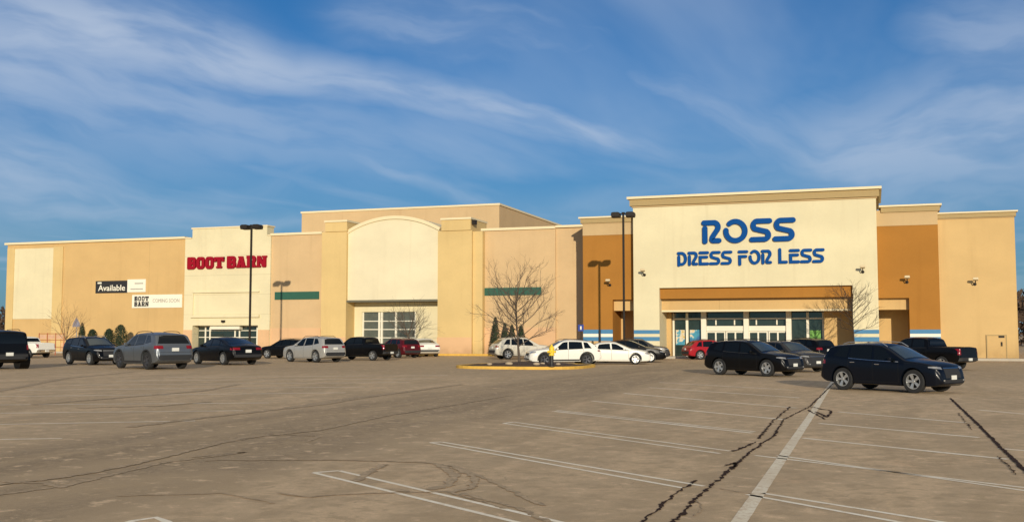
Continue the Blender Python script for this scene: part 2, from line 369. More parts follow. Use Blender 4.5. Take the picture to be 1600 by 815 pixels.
for l, wd in [([(-10, 612), (100, 591), (205, 581)], .2), ([(50, 632), (200, 620), (320, 610), (372, 600)], .16), ([(120, 637), (250, 634), (330, 627)], .1),
    ([(200, 667), (320, 652), (500, 632), (560, 622), (635, 612), (722, 600)], .15), ([(450, 637), (560, 620), (640, 611)], .22),
    ([(-10, 758), (90, 747), (160, 735), (240, 718), (300, 703), (380, 684), (500, 672), (600, 650), (800, 617)], .075),
    ([(-10, 774), (90, 760), (70, 755), (0, 752)], .06), ([(90, 762), (180, 740), (260, 722), (385, 706), (300, 714)], .06), ([(360, 690), (420, 678), (500, 681), (480, 690)], .05),
    ([(320, 719), (520, 718), (665, 722), (715, 730), (760, 748), (800, 766), (850, 790)], .05), ([(600, 725), (570, 742), (555, 752)], .08), ([(680, 724), (712, 742), (700, 758), (670, 765)], .09),
    ([(705, 726), (742, 746), (738, 762), (700, 770)], .06), ([(610, 764), (640, 768)], .10), ([(430, 770), (480, 776), (560, 771), (620, 770), (700, 768), (790, 795)], .03),
    ([(430, 786), (350, 770), (180, 775)], .03), ([(720, 770), (800, 790), (860, 815)], .05)]:
    crack(l, wd * 1.5, SEAM, .02, .45, .006)
# ------------------------------------------------------------------ buildings
CREAM = stucco('cream_stucco', (.74, .66, .43)); CREAMJ = stucco('cream_panel_stucco', (.74, .66, .43), joints=(50, 1.9, .4), stain=.2)
TAN = stucco('tan_stucco', (.62, .415, .18), joints=(11.5, 50, .35)); TANP = stucco('peach_tan_stucco', (.62, .44, .24))
YEL = stucco('yellow_tan_stucco', (.67, .49, .22)); BROWN = stucco('caramel_stucco', (.39, .175, .034)); BAND = stucco('beige_band_stucco', (.56, .40, .21))
COR = mat('cornice_plaster', (.78, .66, .42), .8, var=.05); COR2 = mat('cove_shade_plaster', (.40, .29, .13), .8, var=.06)  # cove plaster carries its underside shade in the base colour
BLUE = mat('blue_stripe_paint', (.06, .21, .38), .7, var=.08); GREEN = mat('dark_green_band', (.02, .10, .065), .6)
WHITEF = mat('white_frame_metal', (.80, .76, .62), .45, var=.04); DARK = mat('dark_opening', (.02, .02, .022), .7)
CMU = stucco('pink_block_base', (.70, .45, .25)); GLASSB = mat('store_glass', (.025, .04, .036), .05, var=.3, spec=.8)
GREYM = mat('dark_bronze_metal', (.022, .017, .013), .6, spec=.25); CONC = mat('pale_concrete', (.46, .41, .33), .9, var=.15, nscale=2, bump=.3)
REDW = mat('sign_crimson', (.31, .006, .020), .7, var=.05, spec=.12); BLS = mat('sign_blue', (.002, .066, .26), .7, var=.05, spec=.12); INK = mat('banner_ink', (.02, .02, .022), .7)
BANW = mat('banner_white', (.84, .80, .66), .7, var=.05); GREYINK = mat('banner_grey_ink', (.42, .40, .34), .8); YELP = mat('yellow_kerb_paint', (.66, .40, .07), .8, var=.3, nscale=4)

def cornice(T, x0, x1, yf, ztop, h, proj_=.35, ret=8, name='cornice'):
    """two stepped courses: a pale cap over a cove coloured darker for its underside shade, returned along both sides"""
    a = MB(); a.box(x0 - proj_, x1 + proj_, yf - proj_, yf + ret, ztop - h * .22, ztop)
    T.part(name, a, COR)
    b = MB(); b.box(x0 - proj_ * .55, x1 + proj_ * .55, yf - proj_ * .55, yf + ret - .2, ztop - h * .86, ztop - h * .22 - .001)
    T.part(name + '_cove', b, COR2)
    c_ = MB(); c_.box(x0 - proj_ * .2, x1 + proj_ * .2, yf - proj_ * .2, yf + ret - .4, ztop - h, ztop - h * .86 - .001)
    T.part(name + '_fillet', c_, BAND)

# --- left anchor wall
Y1 = 88.0
xa, xb = fx(10, Y1), fx(289, Y1)
T = Thing('store_building', (xa, Y1, 0), 'long tan store wall at the far left with one tall cream panel between yellow strips', 'building')
zt = 11.35
T.part('wall', MB().box(xa, xb, Y1, Y1 + 40, 0, zt), TAN)
T.part('parapet_cap', MB().box(xa - .25, xb - .01, Y1 - .22, Y1 + .6, zt + .001, zt + .22), COR)
x0, x1, x2, x3 = fx(11, Y1), fx(22, Y1), fx(83, Y1), fx(98, Y1)
zb = fz(50, 498, Y1)
T.part('pilaster', MB().box(x0, x1, Y1 - .12, Y1 - .001, 0, zt - .35), YEL); T.part('pilaster', MB().box(x2, x3, Y1 - .12, Y1 - .001, 0, zt - .35), YEL)
T.part('cream_panel', MB().box(x1 + .001, x2 - .001, Y1 - .06, Y1 - .001, zb, zt - .45), CREAM)
T.part('base_course', MB().box(x3 + .01, xb - .05, Y1 - .05, Y1 - .001, 0, 1.0), CMU)
T.part('wall_lamp', MB().box(xa - .28, xa - .003, Y1 + .3, Y1 + .7, 5.9, 6.3), GREYM)

# --- boot store block
Y2 = 87.2
xa, xb = fx(288, Y2), fx(422, Y2); xc, xd = fx(299, Y2), fx(416, Y2)
z1 = fz(293, 373, Y2); z2 = fz(350, 357, Y2) + .05
T = Thing('store_building', ((xa + xb) / 2, Y2, 0), 'cream store front under large red slab letters with a stepped parapet', 'building')
ox0, ox1 = fx(302, Y2), fx(404, Y2); oz = fz(350, 508, Y2)
wl = MB().box(xa, ox0, Y2, Y2 + 3, 0, oz).box(ox1, xb, Y2, Y2 + 3, 0, oz).box(xa, xb, Y2, Y2 + 3, oz, z1 - .001)
wl.box(xa, xb, Y2 + 3, Y2 + 40, 0, z1 - .001)
T.part('wall', wl, CREAMJ)
T.part('parapet', MB().box(xc, xd, Y2 + .001, Y2 + 1.2, z1, z2), CREAM)
T.part('parapet_cap', MB().box(xc - .08, xd + .08, Y2 - .08, Y2 + 1.3, z2 + .001, z2 + .14), COR)
T.part('shoulder_cap', MB().box(xa - .03, xc - .09, Y2 - .08, Y2 + 1.3, z1, z1 + .12), COR); T.part('shoulder_cap', MB().box(xd + .09, xb + .03, Y2 - .08, Y2 + 1.3, z1, z1 + .12), COR)
pz0, pz1 = fz(350, 494, Y2), fz(350, 457, Y2)
px0, px1 = fx(303, Y2), fx(404, Y2)
fr = MB().box(px0 - .12, px1 + .12, Y2 - .16, Y2 - .001, pz1, pz1 + .14).box(px0 - .12, px0, Y2 - .10, Y2 - .001, pz0 + .2, pz1 - .001)
T.part('panel_trim', fr, CREAM)
T.part('ledge', MB().box(px0 - .2, px1 + .2, Y2 - .22, Y2 - .001, pz0 - .1, pz0 + .14), CREAM)
T.part('base_course', MB().box(xa + .01, ox0 - .02, Y2 - .06, Y2 - .001, 0, 2.3), CMU); T.part('base_course', MB().box(ox1 + .02, xb - .01, Y2 - .06, Y2 - .001, 0, 2.3), CMU)
gl = T.part('shop_window', MB().box(ox0, ox1, Y2 + 1.0, Y2 + 1.1, 0, oz), GLASSB)
mf = MB(); yy = Y2 + .93
for px in (302.5, 323, 330, 369, 376, 403.5): q = fx(px, Y2 + 1); mf.box(q - .07, q + .07, yy, Y2 + .999, 0, oz - .001)
for z in (oz - .1, 1.55, 2.2): mf.box(ox0 + .08, ox1 - .08, yy + .02, Y2 + .999, z, z + .07)
T.part('window_frame', mf, WHITEF, parent=gl)
T.part('door_canopy', MB().box(fx(326, Y2), fx(372, Y2), Y2 + .35, Y2 + .92, 2.35, 2.75), WHITEF)
T.part('wall_lamp', MB().box(fx(349, Y2), fx(353, Y2), Y2 - .3, Y2 - .002, oz + .3, oz + .5), GREYM)

# --- vacant store with the arched gable
Y3 = 87.4
VX = lambda px: fx(px, Y3)
T = Thing('store_building', (VX(620), Y3, 0), 'vacant store front with an arched gable between two raised square pilasters', 'building')
zl = fz(460, 367, Y3); zr = fz(810, 359, Y3)
a0, a1 = VX(548), VX(690)
zc = fz(620, 468, Y3 - .6)
T.part('wall', MB().box(VX(422) + .02, VX(503), Y3, Y3 + 40, 0, zl).box(VX(737), VX(868), Y3, Y3 + 40, 0, zr), TANP)
T.part('parapet_cap', MB().box(VX(422) + .02, VX(503) - .01, Y3 - .15, Y3 + .6, zl + .001, zl + .22), COR); T.part('parapet_cap', MB().box(VX(752), VX(868) - .01, Y3 - .15, Y3 + .6, zr + .001, zr + .22), COR)
yp = Y3 - .9
zpl = fz(524, 349, yp); zpr = fz(715, 345, yp)
P_ = lambda px: fx(px, yp)
T.part('pilaster', MB().box(P_(502), a0, yp, Y3 + 4, 0, fz(520, 362, yp)), YEL); T.part('pilaster', MB().box(a1, P_(737), yp, Y3 + 4, 0, fz(715, 360, yp)), YEL)
T.part('pilaster', MB().box(P_(737) + .001, P_(752), yp + .3, Y3 - .001, 0, fz(745, 361, yp)), YEL)
T.part('pilaster_cap', MB().box(P_(508), P_(542), yp - .12, Y3 + 3, fz(520, 362, yp) + .001, zpl + .1), YEL)
T.part('pilaster_cap', MB().box(P_(690), P_(736), yp - .12, Y3 + 3, fz(715, 360, yp) + .001, zpr + .1), YEL)
T.part('pilaster_coping', MB().box(P_(507), P_(543), yp - .22, Y3 + 3.1, zpl + .101, zpl + .28), COR); T.part('pilaster_coping', MB().box(P_(689), P_(737), yp - .22, Y3 + 3.1, zpr + .101, zpr + .28), COR)
ya = Y3 - .6
zs = (fz(548, 364, ya) + fz(690, 361, ya)) / 2; zk = fz(620, 342, ya)
c0 = a0 + .001; c1 = a1 - .001; hw = (c1 - c0) / 2; sag = zk - zs; Rr = (hw * hw + sag * sag) / (2 * sag); cz = zk - Rr
arc = [(c1 + (c0 - c1) * i / 28, cz + math.sqrt(max(0, Rr * Rr - ((c1 + (c0 - c1) * i / 28) - (c0 + c1) / 2) ** 2))) for i in range(29)]
T.part('arched_gable', MB().prism([(c0, zc), (c1, zc)] + arc, ya, Y3 + 3.5), stucco('pale_cream_stucco', (.76, .68, .47)))
cp = MB()
for i in range(28):
    (xA, zA), (xB, zB) = arc[i], arc[i + 1]
    n1 = Vector((xA - (c0 + c1) / 2, zA - cz)).normalized() * .3; n2 = Vector((xB - (c0 + c1) / 2, zB - cz)).normalized() * .3
    cp.prism([(xB, zB + .001), (xA, zA + .001), (xA + n1.x, zA + n1.y), (xB + n2.x, zB + n2.y)][::-1], ya - .14, Y3 + 3.4)
T.part('arch_coping', cp, COR, fixn=True)
T.part('canopy_edge', MB().box(c0, c1, ya - .2, ya + .5, zc - .18, zc - .001), mat('canopy_metal', (.14, .13, .09), .6))
yr = Y3 + .8
wx0, wx1, wz = fx(566, yr), fx(650, yr), fz(600, 487, yr)
T.part('entrance_wall', MB().box(c0, wx0, yr, yr + 1, 0, zc - .2).box(wx1, c1, yr, yr + 1, 0, zc - .2).box(wx0, wx1, yr, yr + 1, wz, zc - .2), CREAM)
gl = T.part('shop_window', MB().box(wx0, wx1, yr + .25, yr + .35, 0, wz), mat('grey_store_glass', (.10, .11, .09), .12, var=.3))
mf = MB()
for px in (566.5, 592, 596, 618, 649): q = fx(px, yr); mf.box(q - .09, q + .09, yr + .12, yr + .249, 0, wz - .001)
for z in (fz(600, 502, yr), fz(600, 515, yr), fz(600, 528, yr)): mf.box(wx0 + .1, wx1 - .1, yr + .15, yr + .249, z, z + .08)
T.part('window_frame', mf, WHITEF, parent=gl)
zb_ = [fz(465, 467.5, Y3), fz(465, 455.5, Y3)]
T.part('accent_band', MB().box(VX(430), VX(499), Y3 - .08, Y3 - .001, zb_[0], zb_[1]), GREEN)
T.part('accent_band', MB().box(VX(753), VX(846), Y3 - .08, Y3 - .001, fz(800, 461, Y3), fz(800, 449, Y3)), GREEN)
T.part('base_course', MB().box(VX(423), VX(502) - .01, Y3 - .06, Y3 - .001, 0, 2.45), CMU); T.part('base_course', MB().box(VX(753), VX(868), Y3 - .06, Y3 - .001, 0, 2.45), CMU)
T.part('base_course', MB().box(P_(502) - .02, a0 + .03, yp - .06, yp - .001, 0, 1.6), CMU); T.part('base_course', MB().box(a1 - .03, P_(737) + .02, yp - .06, yp - .001, 0, 1.6), CMU)
T.part('roof_lamp', MB().box(P_(737), P_(742), yp, yp + .5, zpr - .35, zpr + .05), GREYM)
# penthouse behind the gable
yb = 101.0
x0, x1 = fx(470, yb), fx(780, yb); ztp = fz(780, 320.5, yb)
T.part('roof_block', MB().box(x0, x1, yb, yb + 34, 8, ztp), TANP); T.part('roof_block_cap', MB().box(x0 - .1, x1 + .1, yb - .1, yb + 34.1, ztp + .001, ztp + .2), COR)

# --- link wall
x0, x1 = VX(868) + .001, fx(908, Y3) + 4
T = Thing('link_wall', (x0, Y3 + .2, 0), 'narrow plain peach wall between the vacant store and the brown wing', 'wall')
zk2 = fz(885, 355, Y3)
T.part('wall', MB().box(x0, x1, Y3 + .2, Y3 + 40, 0, zk2), TANP); T.part('parapet_cap', MB().box(x0, x1 - .5, Y3 - .05, Y3 + 1, zk2 + .001, zk2 + .2), COR)
T.part('base_course', MB().box(x0, x1 - 1, Y3 + .14, Y3 + .199, 0, 1.0), CMU)

# --- the discount clothing store
YW, YT, YB = 83.6, 82.6, 86.2
TX = lambda px: fx(px, YT); WX = lambda px: fx(px, YW)
tx0, tx1, j0, j1 = TX(990), TX(1372), TX(1030), TX(1332)
zT = 12.85; zo = fz(1180, 447.5, YT)
T = Thing('store_building', ((tx0 + tx1) / 2, YT, 0), 'cream store tower under tall blue letters flanked by caramel wings with blue and white stripes', 'building')
T.part('tower_wall', MB().box(tx0, j0, YT, YB, 0, zT - .6).box(j1, tx1, YT, YB, 0, zT - .6).box(j0, j1, YT, YB, zo, zT - .6).box(tx0, tx1, YB, YB + 6, zo, zT - .6), CREAM)
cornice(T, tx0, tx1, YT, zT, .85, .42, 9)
f1 = [fz(1180, 465, YT + .35), fz(1180, 449, YT + .35)]; f2 = [fz(1180, 484.5, YT + 1.0), fz(1180, 467, YT + 1.0)]
T.part('brown_fascia', MB().box(j0 + .001, j1 - .001, YT + .35, YT + .95, f1[0], zo - .001), BROWN)
T.part('beige_fascia', MB().box(j0 + .001, j1 - .001, YT + 1.0, YB - .02, f2[0], f1[0] + .15), TAN)
T.part('fascia_drip', MB().box(j0 + .002, j1 - .002, YT + .96, YT + .999, f2[0] - .08, f2[0] + .06), COR)
sx0, sx1 = fx(1050, YB), fx(1287, YB)
T.part('entrance_wall', MB().box(j0 + .001, sx0, YB - .6, YB + 1, 0, f2[0]), TAN); T.part('entrance_wall', MB().box(sx1, j1 - .001, YB - .6, YB + 1, 0, f2[0]), TAN)
gl = T.part('shop_window', MB().box(sx0, sx1, YB + .05, YB + .15, 0, f2[0]), GLASSB)
mf = MB(); FX = lambda px: fx(px, YB)
zd = fz(1150, 517, YB); ztr = fz(1150, 499, YB)
for px in (1073, 1261): q = FX(px); mf.box(q - .10, q + .10, YB - .08, YB + .049, 0, f2[0] - .12)
for px in (1052, 1285): q = FX(px); mf.box(q - .07, q + .07, YB - .06, YB + .049, 0, f2[0] - .12)
for px in (1118, 1147, 1181, 1213): q = FX(px); mf.box(q - .05, q + .05, YB - .05, YB + .049, zd + .5, ztr)
mf.box(sx0 + .15, sx1 - .15, YB - .04, YB + .049, ztr + .001, ztr + .13)
T.part('window_frame', mf, WHITEF, parent=gl)
for px in (1100, 1166, 1232): q = FX(px); T.part('entrance_column', MB().box(q - .20, q + .20, YB - .5, YB - .10, 0, f2[0] - .001), WHITEF)
T.part('door_header', MB().box(FX(1100) + .21, FX(1166) - .21, YB - .35, YB - .10, zd, zd + .42), WHITEF)
dh = MB().box(FX(1166) + .21, FX(1232) - .21, YB - .35, YB - .10, zd, zd + .42)
T.part('door_header', dh, WHITEF)
for a, b in ((1103, 1133), (1134, 1163), (1169, 1199), (1200, 1229)):
    q0, q1 = FX(a), FX(b)
    d = MB().box(q0, q0 + .1, YB - .22, YB - .12, 0, zd - .002).box(q1 - .1, q1, YB - .22, YB - .12, 0, zd - .002).box(q0 + .101, q1 - .101, YB - .22, YB - .12, zd - .12, zd - .002).box(q0 + .101, q1 - .101, YB - .22, YB - .12, 0, .25).box((q0 + q1) / 2 - .06, (q0 + q1) / 2 + .06, YB - .21, YB - .13, .251, zd - .121)
    dd = T.part('door', d, WHITEF)
    T.part('door_glass', MB().box(q0 + .102, q1 - .102, YB - .165, YB - .155, .251, zd - .121), GLASSB, parent=dd)
# posters in the show windows
pst, ntp, pp = new_mat('poster_print'); tcp = nd(ntp, 'ShaderNodeNewGeometry').outputs['Position']
rp = nd(ntp, 'ShaderNodeValToRGB'); ntp.links.new(noise(ntp, tcp, 1.7, 3), rp.inputs[0]); e = rp.color_ramp.elements
e[0].position = .35; e[0].color = (.02, .12, .30, 1); e[1].position = .7; e[1].color = (.55, .40, .12, 1); q = e.new(.52); q.color = (.05, .30, .42, 1); q = e.new(.6); q.color = (.7, .6, .45, 1)
ntp.links.new(rp.outputs[0], pp.inputs['Base Color'])
for a, b in ((1055, 1069), (1077, 1097)): T.part('window_poster', MB().box(FX(a), FX(b), YB + .02, YB + .045, 1.0, fz(1060, 515, YB)), pst)
T.part('green_poster', MB().box(FX(1264), FX(1281), YB + .02, YB + .045, 1.0, fz(1060, 516, YB)), mat('green_poster_print', (.12, .30, .05), .5, var=.8, nscale=1.5))
# wings
for side, (x0, x1, oa, ob, ztop, pyb, pyo, py1, py2) in {
    'l': (WX(911), tx0 - .001, WX(957), tx0 - .001, fz(950, 338, YW), 367, 468, 471, 485),
    'r': (tx1 + .001, WX(1468), tx1 + .001, WX(1420), fz(1420, 320, YW), 352, 465, 467, 483)}.items():
    pm = 950 if side == 'l' else 1420
    zbnd = fz(pm, pyb, YW); zop = fz(pm, pyo, YW)
    if side == 'l': wl = MB().box(x0, oa, YW, YW + 40, 0, zbnd); pr = (x0, oa)
    else: wl = MB().box(ob, x1, YW, YW + 40, 0, zbnd); pr = (ob, x1)
    wl.box(oa, ob, YW, YW + 4, zop, zbnd)
    T.part('wing_wall', wl, BROWN)
    T.part('beige_band', MB().box(x0, x1, YW - .04, YW + 30, zbnd + .001, ztop - .35), BAND)
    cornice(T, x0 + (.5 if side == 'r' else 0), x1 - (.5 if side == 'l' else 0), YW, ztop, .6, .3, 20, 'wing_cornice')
    T.part('wing_fascia', MB().box(oa + .001, ob - .001, YW + .5, YW + 1.6, fz(pm, py2, YW), zop - .001), TAN)
    T.part('porch_wall', MB().box(oa + .002, ob - .002, YW + 3, YW + 4, 0, zop - .001), TAN)
    z0, z1, z2, z3 = fz(pm, 532.5, YW), fz(pm, 526, YW), fz(pm, 521, YW), fz(pm, 514.5, YW)
    T.part('blue_stripe', MB().box(pr[0], pr[1], YW - .02, YW - .001, z0, z1), BLUE); T.part('blue_stripe', MB().box(pr[0], pr[1], YW - .02, YW - .001, z2, z3), BLUE)
    T.part('white_stripe', MB().box(pr[0], pr[1], YW - .018, YW - .001, z1 + .001, z2 - .001), BANW)
    T.part('lower_wall_paint', MB().box(pr[0], pr[1], YW - .018, YW - .001, 0, z0 - .001), TAN)
for a, b in ((tx0, j0), (j1, tx1)):
    z0, z1, z2, z3 = fz(1180, 532.5, YT), fz(1180, 526, YT), fz(1180, 521, YT), fz(1180, 515, YT)
    T.part('blue_stripe', MB().box(a, b, YT - .02, YT - .001, z0, z1), BLUE); T.part('blue_stripe', MB().box(a, b, YT - .02, YT - .001, z2, z3), BLUE)

# --- right end block
YR = 84.0
x0, x1 = WX(1468) + .002, fx(1588.5, YR); zt = fz(1530, 330.5, YR)
T = Thing('store_building', ((x0 + x1) / 2, YR, 0), 'plain tan end block at the far right with a small pale service door', 'building')
T.part('wall', MB().box(x0, x1, YR, YR + 38, 0, zt - .3), stucco('smooth_tan_stucco', (.63, .43, .19)))
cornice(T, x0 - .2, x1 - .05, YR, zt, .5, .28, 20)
d0, d1, dz = fx(1540, YR), fx(1569, YR), fz(1550, 524, YR)
dd = T.part('service_door', MB().box(d0, d1, YR - .06, YR - .001, .12, dz), TAN)
T.part('door_frame', MB().box(d0 - .07, d0 - .001, YR - .09, YR - .001, .12, dz + .07).box(d1 + .001, d1 + .07, YR - .09, YR - .001, .12, dz + .07).box(d0, d1, YR - .09, YR - .001, dz + .001, dz + .07), COR2, parent=dd)
T.part('door_handle', MB().box(d0 + .9, d0 + 1.0, YR - .12, YR - .061, 1.0, 1.3), GREYM, parent=dd); T.part('door_notice', MB().box(d0 + .75, d0 + 1.15, YR - .07, YR - .061, 1.6, 1.75), GREYM, parent=dd)

# ------------------------------------------------------------------ floodlights on the walls
FLD = mat('floodlight_cream', (.62, .50, .30), .5, var=.1)
def flood(px, py, Y, label):
    x, z = onY(px, py, Y)
    T = Thing('floodlight', (x, Y, z), label, 'floodlight', 'floodlights on the right hand stores')
    a = MB().tube([(x, Y - .001, z - .22), (x, Y - .4, z - .2), (x, Y - .6, z + .02)], .035, 8)
    T.part('arm', a, GREYM, smooth=True); T.part('mounting_plate', MB().lathe([(0, -.03), (.12, -.03), (.12, 0), (0, 0)], (x, Y - .002, z - .22), 'y', 12), GREYM, smooth=True)
    h = MB(); cx, cy, cz_ = x, Y - .68, z + .1
    h.add([(cx - .20, cy - .13, cz_ - .02), (cx + .20, cy - .13, cz_ - .02), (cx + .16, cy + .16, cz_ - .12), (cx - .16, cy + .16, cz_ - .12), (cx - .18, cy - .1, cz_ + .15), (cx + .18, cy - .1, cz_ + .15), (cx + .12, cy + .13, cz_ + .04), (cx - .12, cy + .13, cz_ + .04)],
          [(0, 3, 2, 1), (4, 5, 6, 7), (0, 1, 5, 4), (1, 2, 6, 5), (2, 3, 7, 6), (3, 0, 4, 7)])
    T.part('lamp_head', h, FLD, bevel=.03)
flood(953, 441, YW, 'floodlight on the left caramel wing, left of the blue lettering')
flood(1007, 425, YT, 'floodlight on the cream tower, left of the entrance opening')
flood(1348, 420, YT, 'floodlight on the cream tower, right of the entrance opening')
flood(1417, 436, YW, 'floodlight on the right caramel wing between two tan walls')
flood(1523, 439, YR, 'floodlight on the plain tan end block above the service door')

# ------------------------------------------------------------------ signs
def arcp(cx, cy, rx, ry, a0, a1, n=10): return [(cx + rx * math.cos(R(a0 + (a1 - a0) * i / n)), cy + ry * math.sin(R(a0 + (a1 - a0) * i / n))) for i in range(n + 1)]
def ribbon2(pts, w, round_=False):
    P = [Vector(p) for p in pts]; n = len(P); L_, R_ = [], []
    for i in range(n):
        d1 = (P[i] - P[i - 1]).normalized() if i else (P[1] - P[0]).normalized()
        d2 = (P[i + 1] - P[i]).normalized() if i < n - 1 else d1
        m_ = (d1 + d2); m_ = m_.normalized() if m_.length > .1 else d1
        k = 1 / max(.5, m_.dot(d1)); nr = Vector((-m_.y, m_.x)) * w / 2 * k
        L_.append(P[i] + nr); R_.append(P[i] - nr)
    if round_:
        d = (P[-1] - P[-2]).normalized(); a = math.atan2(d.y, d.x)
        L_ += [P[-1] + Vector((math.cos(a + q), math.sin(a + q))) * w / 2 for q in (1.2, .75, .35)]; R_ += [P[-1] + Vector((math.cos(a - q), math.sin(a - q))) * w / 2 for q in (1.2, .75, .35)]
        d = (P[0] - P[1]).normalized(); a = math.atan2(d.y, d.x)
        L_ = [P[0] + Vector((math.cos(a - q), math.sin(a - q))) * w / 2 for q in (.35, .75, 1.2)] + L_; R_ = [P[0] + Vector((math.cos(a + q), math.sin(a + q))) * w / 2 for q in (.35, .75, 1.2)] + R_
    return L_, R_
# rounded stencil alphabet in a unit box (strokes as centre lines)
t = .22
RO = {
 'R': [[(.11, .08), (.11, .66)], [(.06, .89), (.62, .89)] + arcp(.66, .70, .22, .19, 80, -40, 6) + [(.66, .40), (.55, .27)] + arcp(.60, .19, .08, .08, 165, 270, 4)[1:] + [(.92, .11)]],
 'O': [arcp(.5, .5, .41, .41, 130, -186, 26), ],
 'S': [[(.97, .89), (.33, .89)] + arcp(.33, .71, .20, .18, 100, 235, 7) + [(.5, .50)] + arcp(.68, .29, .22, .18, 55, -80, 7) + [(.05, .11)]],
 'D': [[(.11, .05), (.11, .66)], [(.06, .89), (.45, .89)] + arcp(.45, .5, .42, .39, 80, -85, 10) + [(.25, .11)]],
 'E': [[(.95, .11), (.12, .11), (.12, .58), (.85, .58)], [(.10, .89), (.95, .89)]],
 'F': [[(.12, .02), (.12, .56), (.82, .56)], [(.06, .89), (.95, .89)]],
 'L': [[(.12, .98), (.12, .11), (.85, .11)]],
}
def letters(T, word, x0, x1, z0, z1, Y, gl, adv, gap, tw, m, depth=.16, rnd=True, word_gap=.5, serif=None):
    tot = sum((word_gap if ch == ' ' else adv.get(ch, 1)) for ch in word) + gap * (len(word) - 1)
    sx = (x1 - x0) / tot; sz = z1 - z0; cx = x0
    for ch in word:
        a = word_gap if ch == ' ' else adv.get(ch, 1)
        if ch != ' ':
            mb = MB()
            for q, st in enumerate(gl[ch]):
                if isinstance(st, dict): pts = st['poly']; L_ = [Vector((p[0] * a * sx, p[1] * sz)) for p in pts]; poly = [(cx + v.x, z0 + v.y) for v in L_]; mb.prism(poly, Y - depth - .003 * q, Y - .002); continue
                l, r = ribbon2([(p[0] * a * sx, p[1] * sz) for p in st], tw * sz, rnd)
                o = len(mb.v); n = len(l); y0, y1 = Y - depth - .003 * q, Y - .002
                for y in (y0, y1):
                    for A, B in zip(l, r): mb.v += [(cx + A.x, y, z0 + A.y), (cx + B.x, y, z0 + B.y)]
                for i in range(n - 1):
                    b = o + 2 * i; mb.f.append((b, b + 1, b + 3, b + 2)); c_ = b + 2 * n; mb.f.append((c_, c_ + 2, c_ + 3, c_ + 1))
                    mb.f.append((b, b + 2, c_ + 2, c_)); mb.f.append((b + 1, c_ + 1, c_ + 3, b + 3))
                mb.f.append((o, o + 2 * n, o + 2 * n + 1, o + 1)); e_ = o + 2 * n - 2; mb.f.append((e_, e_ + 1, e_ + 1 + 2 * n, e_ + 2 * n))
            T.part('letter', mb, m, fixn=True)
        cx += (a + gap) * sx
lx0, lx1 = TX(1100), TX(1242.5)
zb_, zt_ = fz(1170, 378.5, YT), fz(1170, 342, YT)
T = Thing('store_sign', ((lx0 + lx1) / 2, YT, zb_), 'blue rounded stencil letters reading ROSS high on the cream tower', 'sign')
letters(T, 'ROSS', lx0, lx1, zb_, zt_, YT, RO, {'R': .80, 'O': 1.06, 'S': .88}, .17, .215, BLS, .2)
lx0, lx1 = TX(1060), TX(1288)
zb_, zt_ = fz(1170, 413.0, YT), fz(1170, 390.5, YT)
T = Thing('store_sign', ((lx0 + lx1) / 2, YT, zb_), 'smaller blue letters reading DRESS FOR LESS below the large name', 'sign')
letters(T, 'DRESS FOR LESS', lx0, lx1, zb_, zt_, YT, RO, {'D': .85, 'R': .85, 'O': 1.0, 'S': .92, 'E': .85, 'F': .8, 'L': .8}, .17, .20, BLS, .14, word_gap=.35)
# slab serif alphabet: a list of polygons
def rc(x0, x1, z0, z1): return {'poly': [(x0, z0), (x1, z0), (x1, z1), (x0, z1)]}
SL = {
 'B': [rc(0, .46, 0, .99), [(.05, .90), (.66, .90)] + arcp(.66, .70, .16, .20, 80, -80, 6) + [(.35, .52)], [(.35, .50), (.70, .50)] + arcp(.68, .30, .17, .20, 80, -80, 6) + [(.05, .10)]],
 'O': [[(.5, .10)] + arcp(.68, .28, .12, .18, -80, 0, 4) + arcp(.68, .72, .12, .18, 0, 90, 4) + arcp(.32, .72, .12, .18, 90, 180, 4) + arcp(.32, .28, .12, .18, 180, 270, 4) + [(.51, .10)]],
 'T': [rc(0, 1, .76, 1), rc(.32, .68, 0, .99), rc(.22, .78, 0, .16), rc(0, .2, .58, .98), rc(.8, 1, .58, .98)],
 'A': [{'poly': [(.05, .05), (.38, .05), (.55, .98), (.34, .98)]}, {'poly': [(.55, .05), (.95, .05), (.68, .98), (.46, .98)]}, rc(.2, .8, .22, .42), rc(0, .44, 0, .16), rc(.52, 1, 0, .16), rc(.22, .66, .86, 1)],
 'R': [rc(.08, .42, .02, .99), rc(0, .52, 0, .16), [(.03, .90), (.66, .90)] + arcp(.66, .68, .17, .22, 80, -80, 6) + [(.35, .46)], {'poly': [(.5, .5), (.66, .02), (.97, .02), (.80, .5)]}, rc(.6, 1.02, 0, .16)],
 'N': [rc(.06, .32, .02, .98), {'poly': [(.06, 1), (.36, 1), (.92, .0), (.62, .0)]}, rc(.66, .94, .03, .97), rc(0, .42, 0, .14), rc(.55, 1.02, .86, 1)],
}
lx0, lx1 = fx(293.5, Y2), fx(417, Y2)
zb_, zt_ = fz(355, 418.5, Y2), fz(355, 401, Y2)
T = Thing('store_sign', ((lx0 + lx1) / 2, Y2, zb_), 'crimson slab serif letters reading BOOT BARN across the cream store front', 'sign')
letters(T, 'BOOT BARN', lx0, lx1, zb_, zt_, Y2, SL, {'B': 1.0, 'O': .98, 'T': 1.12, 'A': 1.08, 'R': 1.08, 'N': 1.12}, .07, .29, REDW, .22, rnd=False, word_gap=.22)

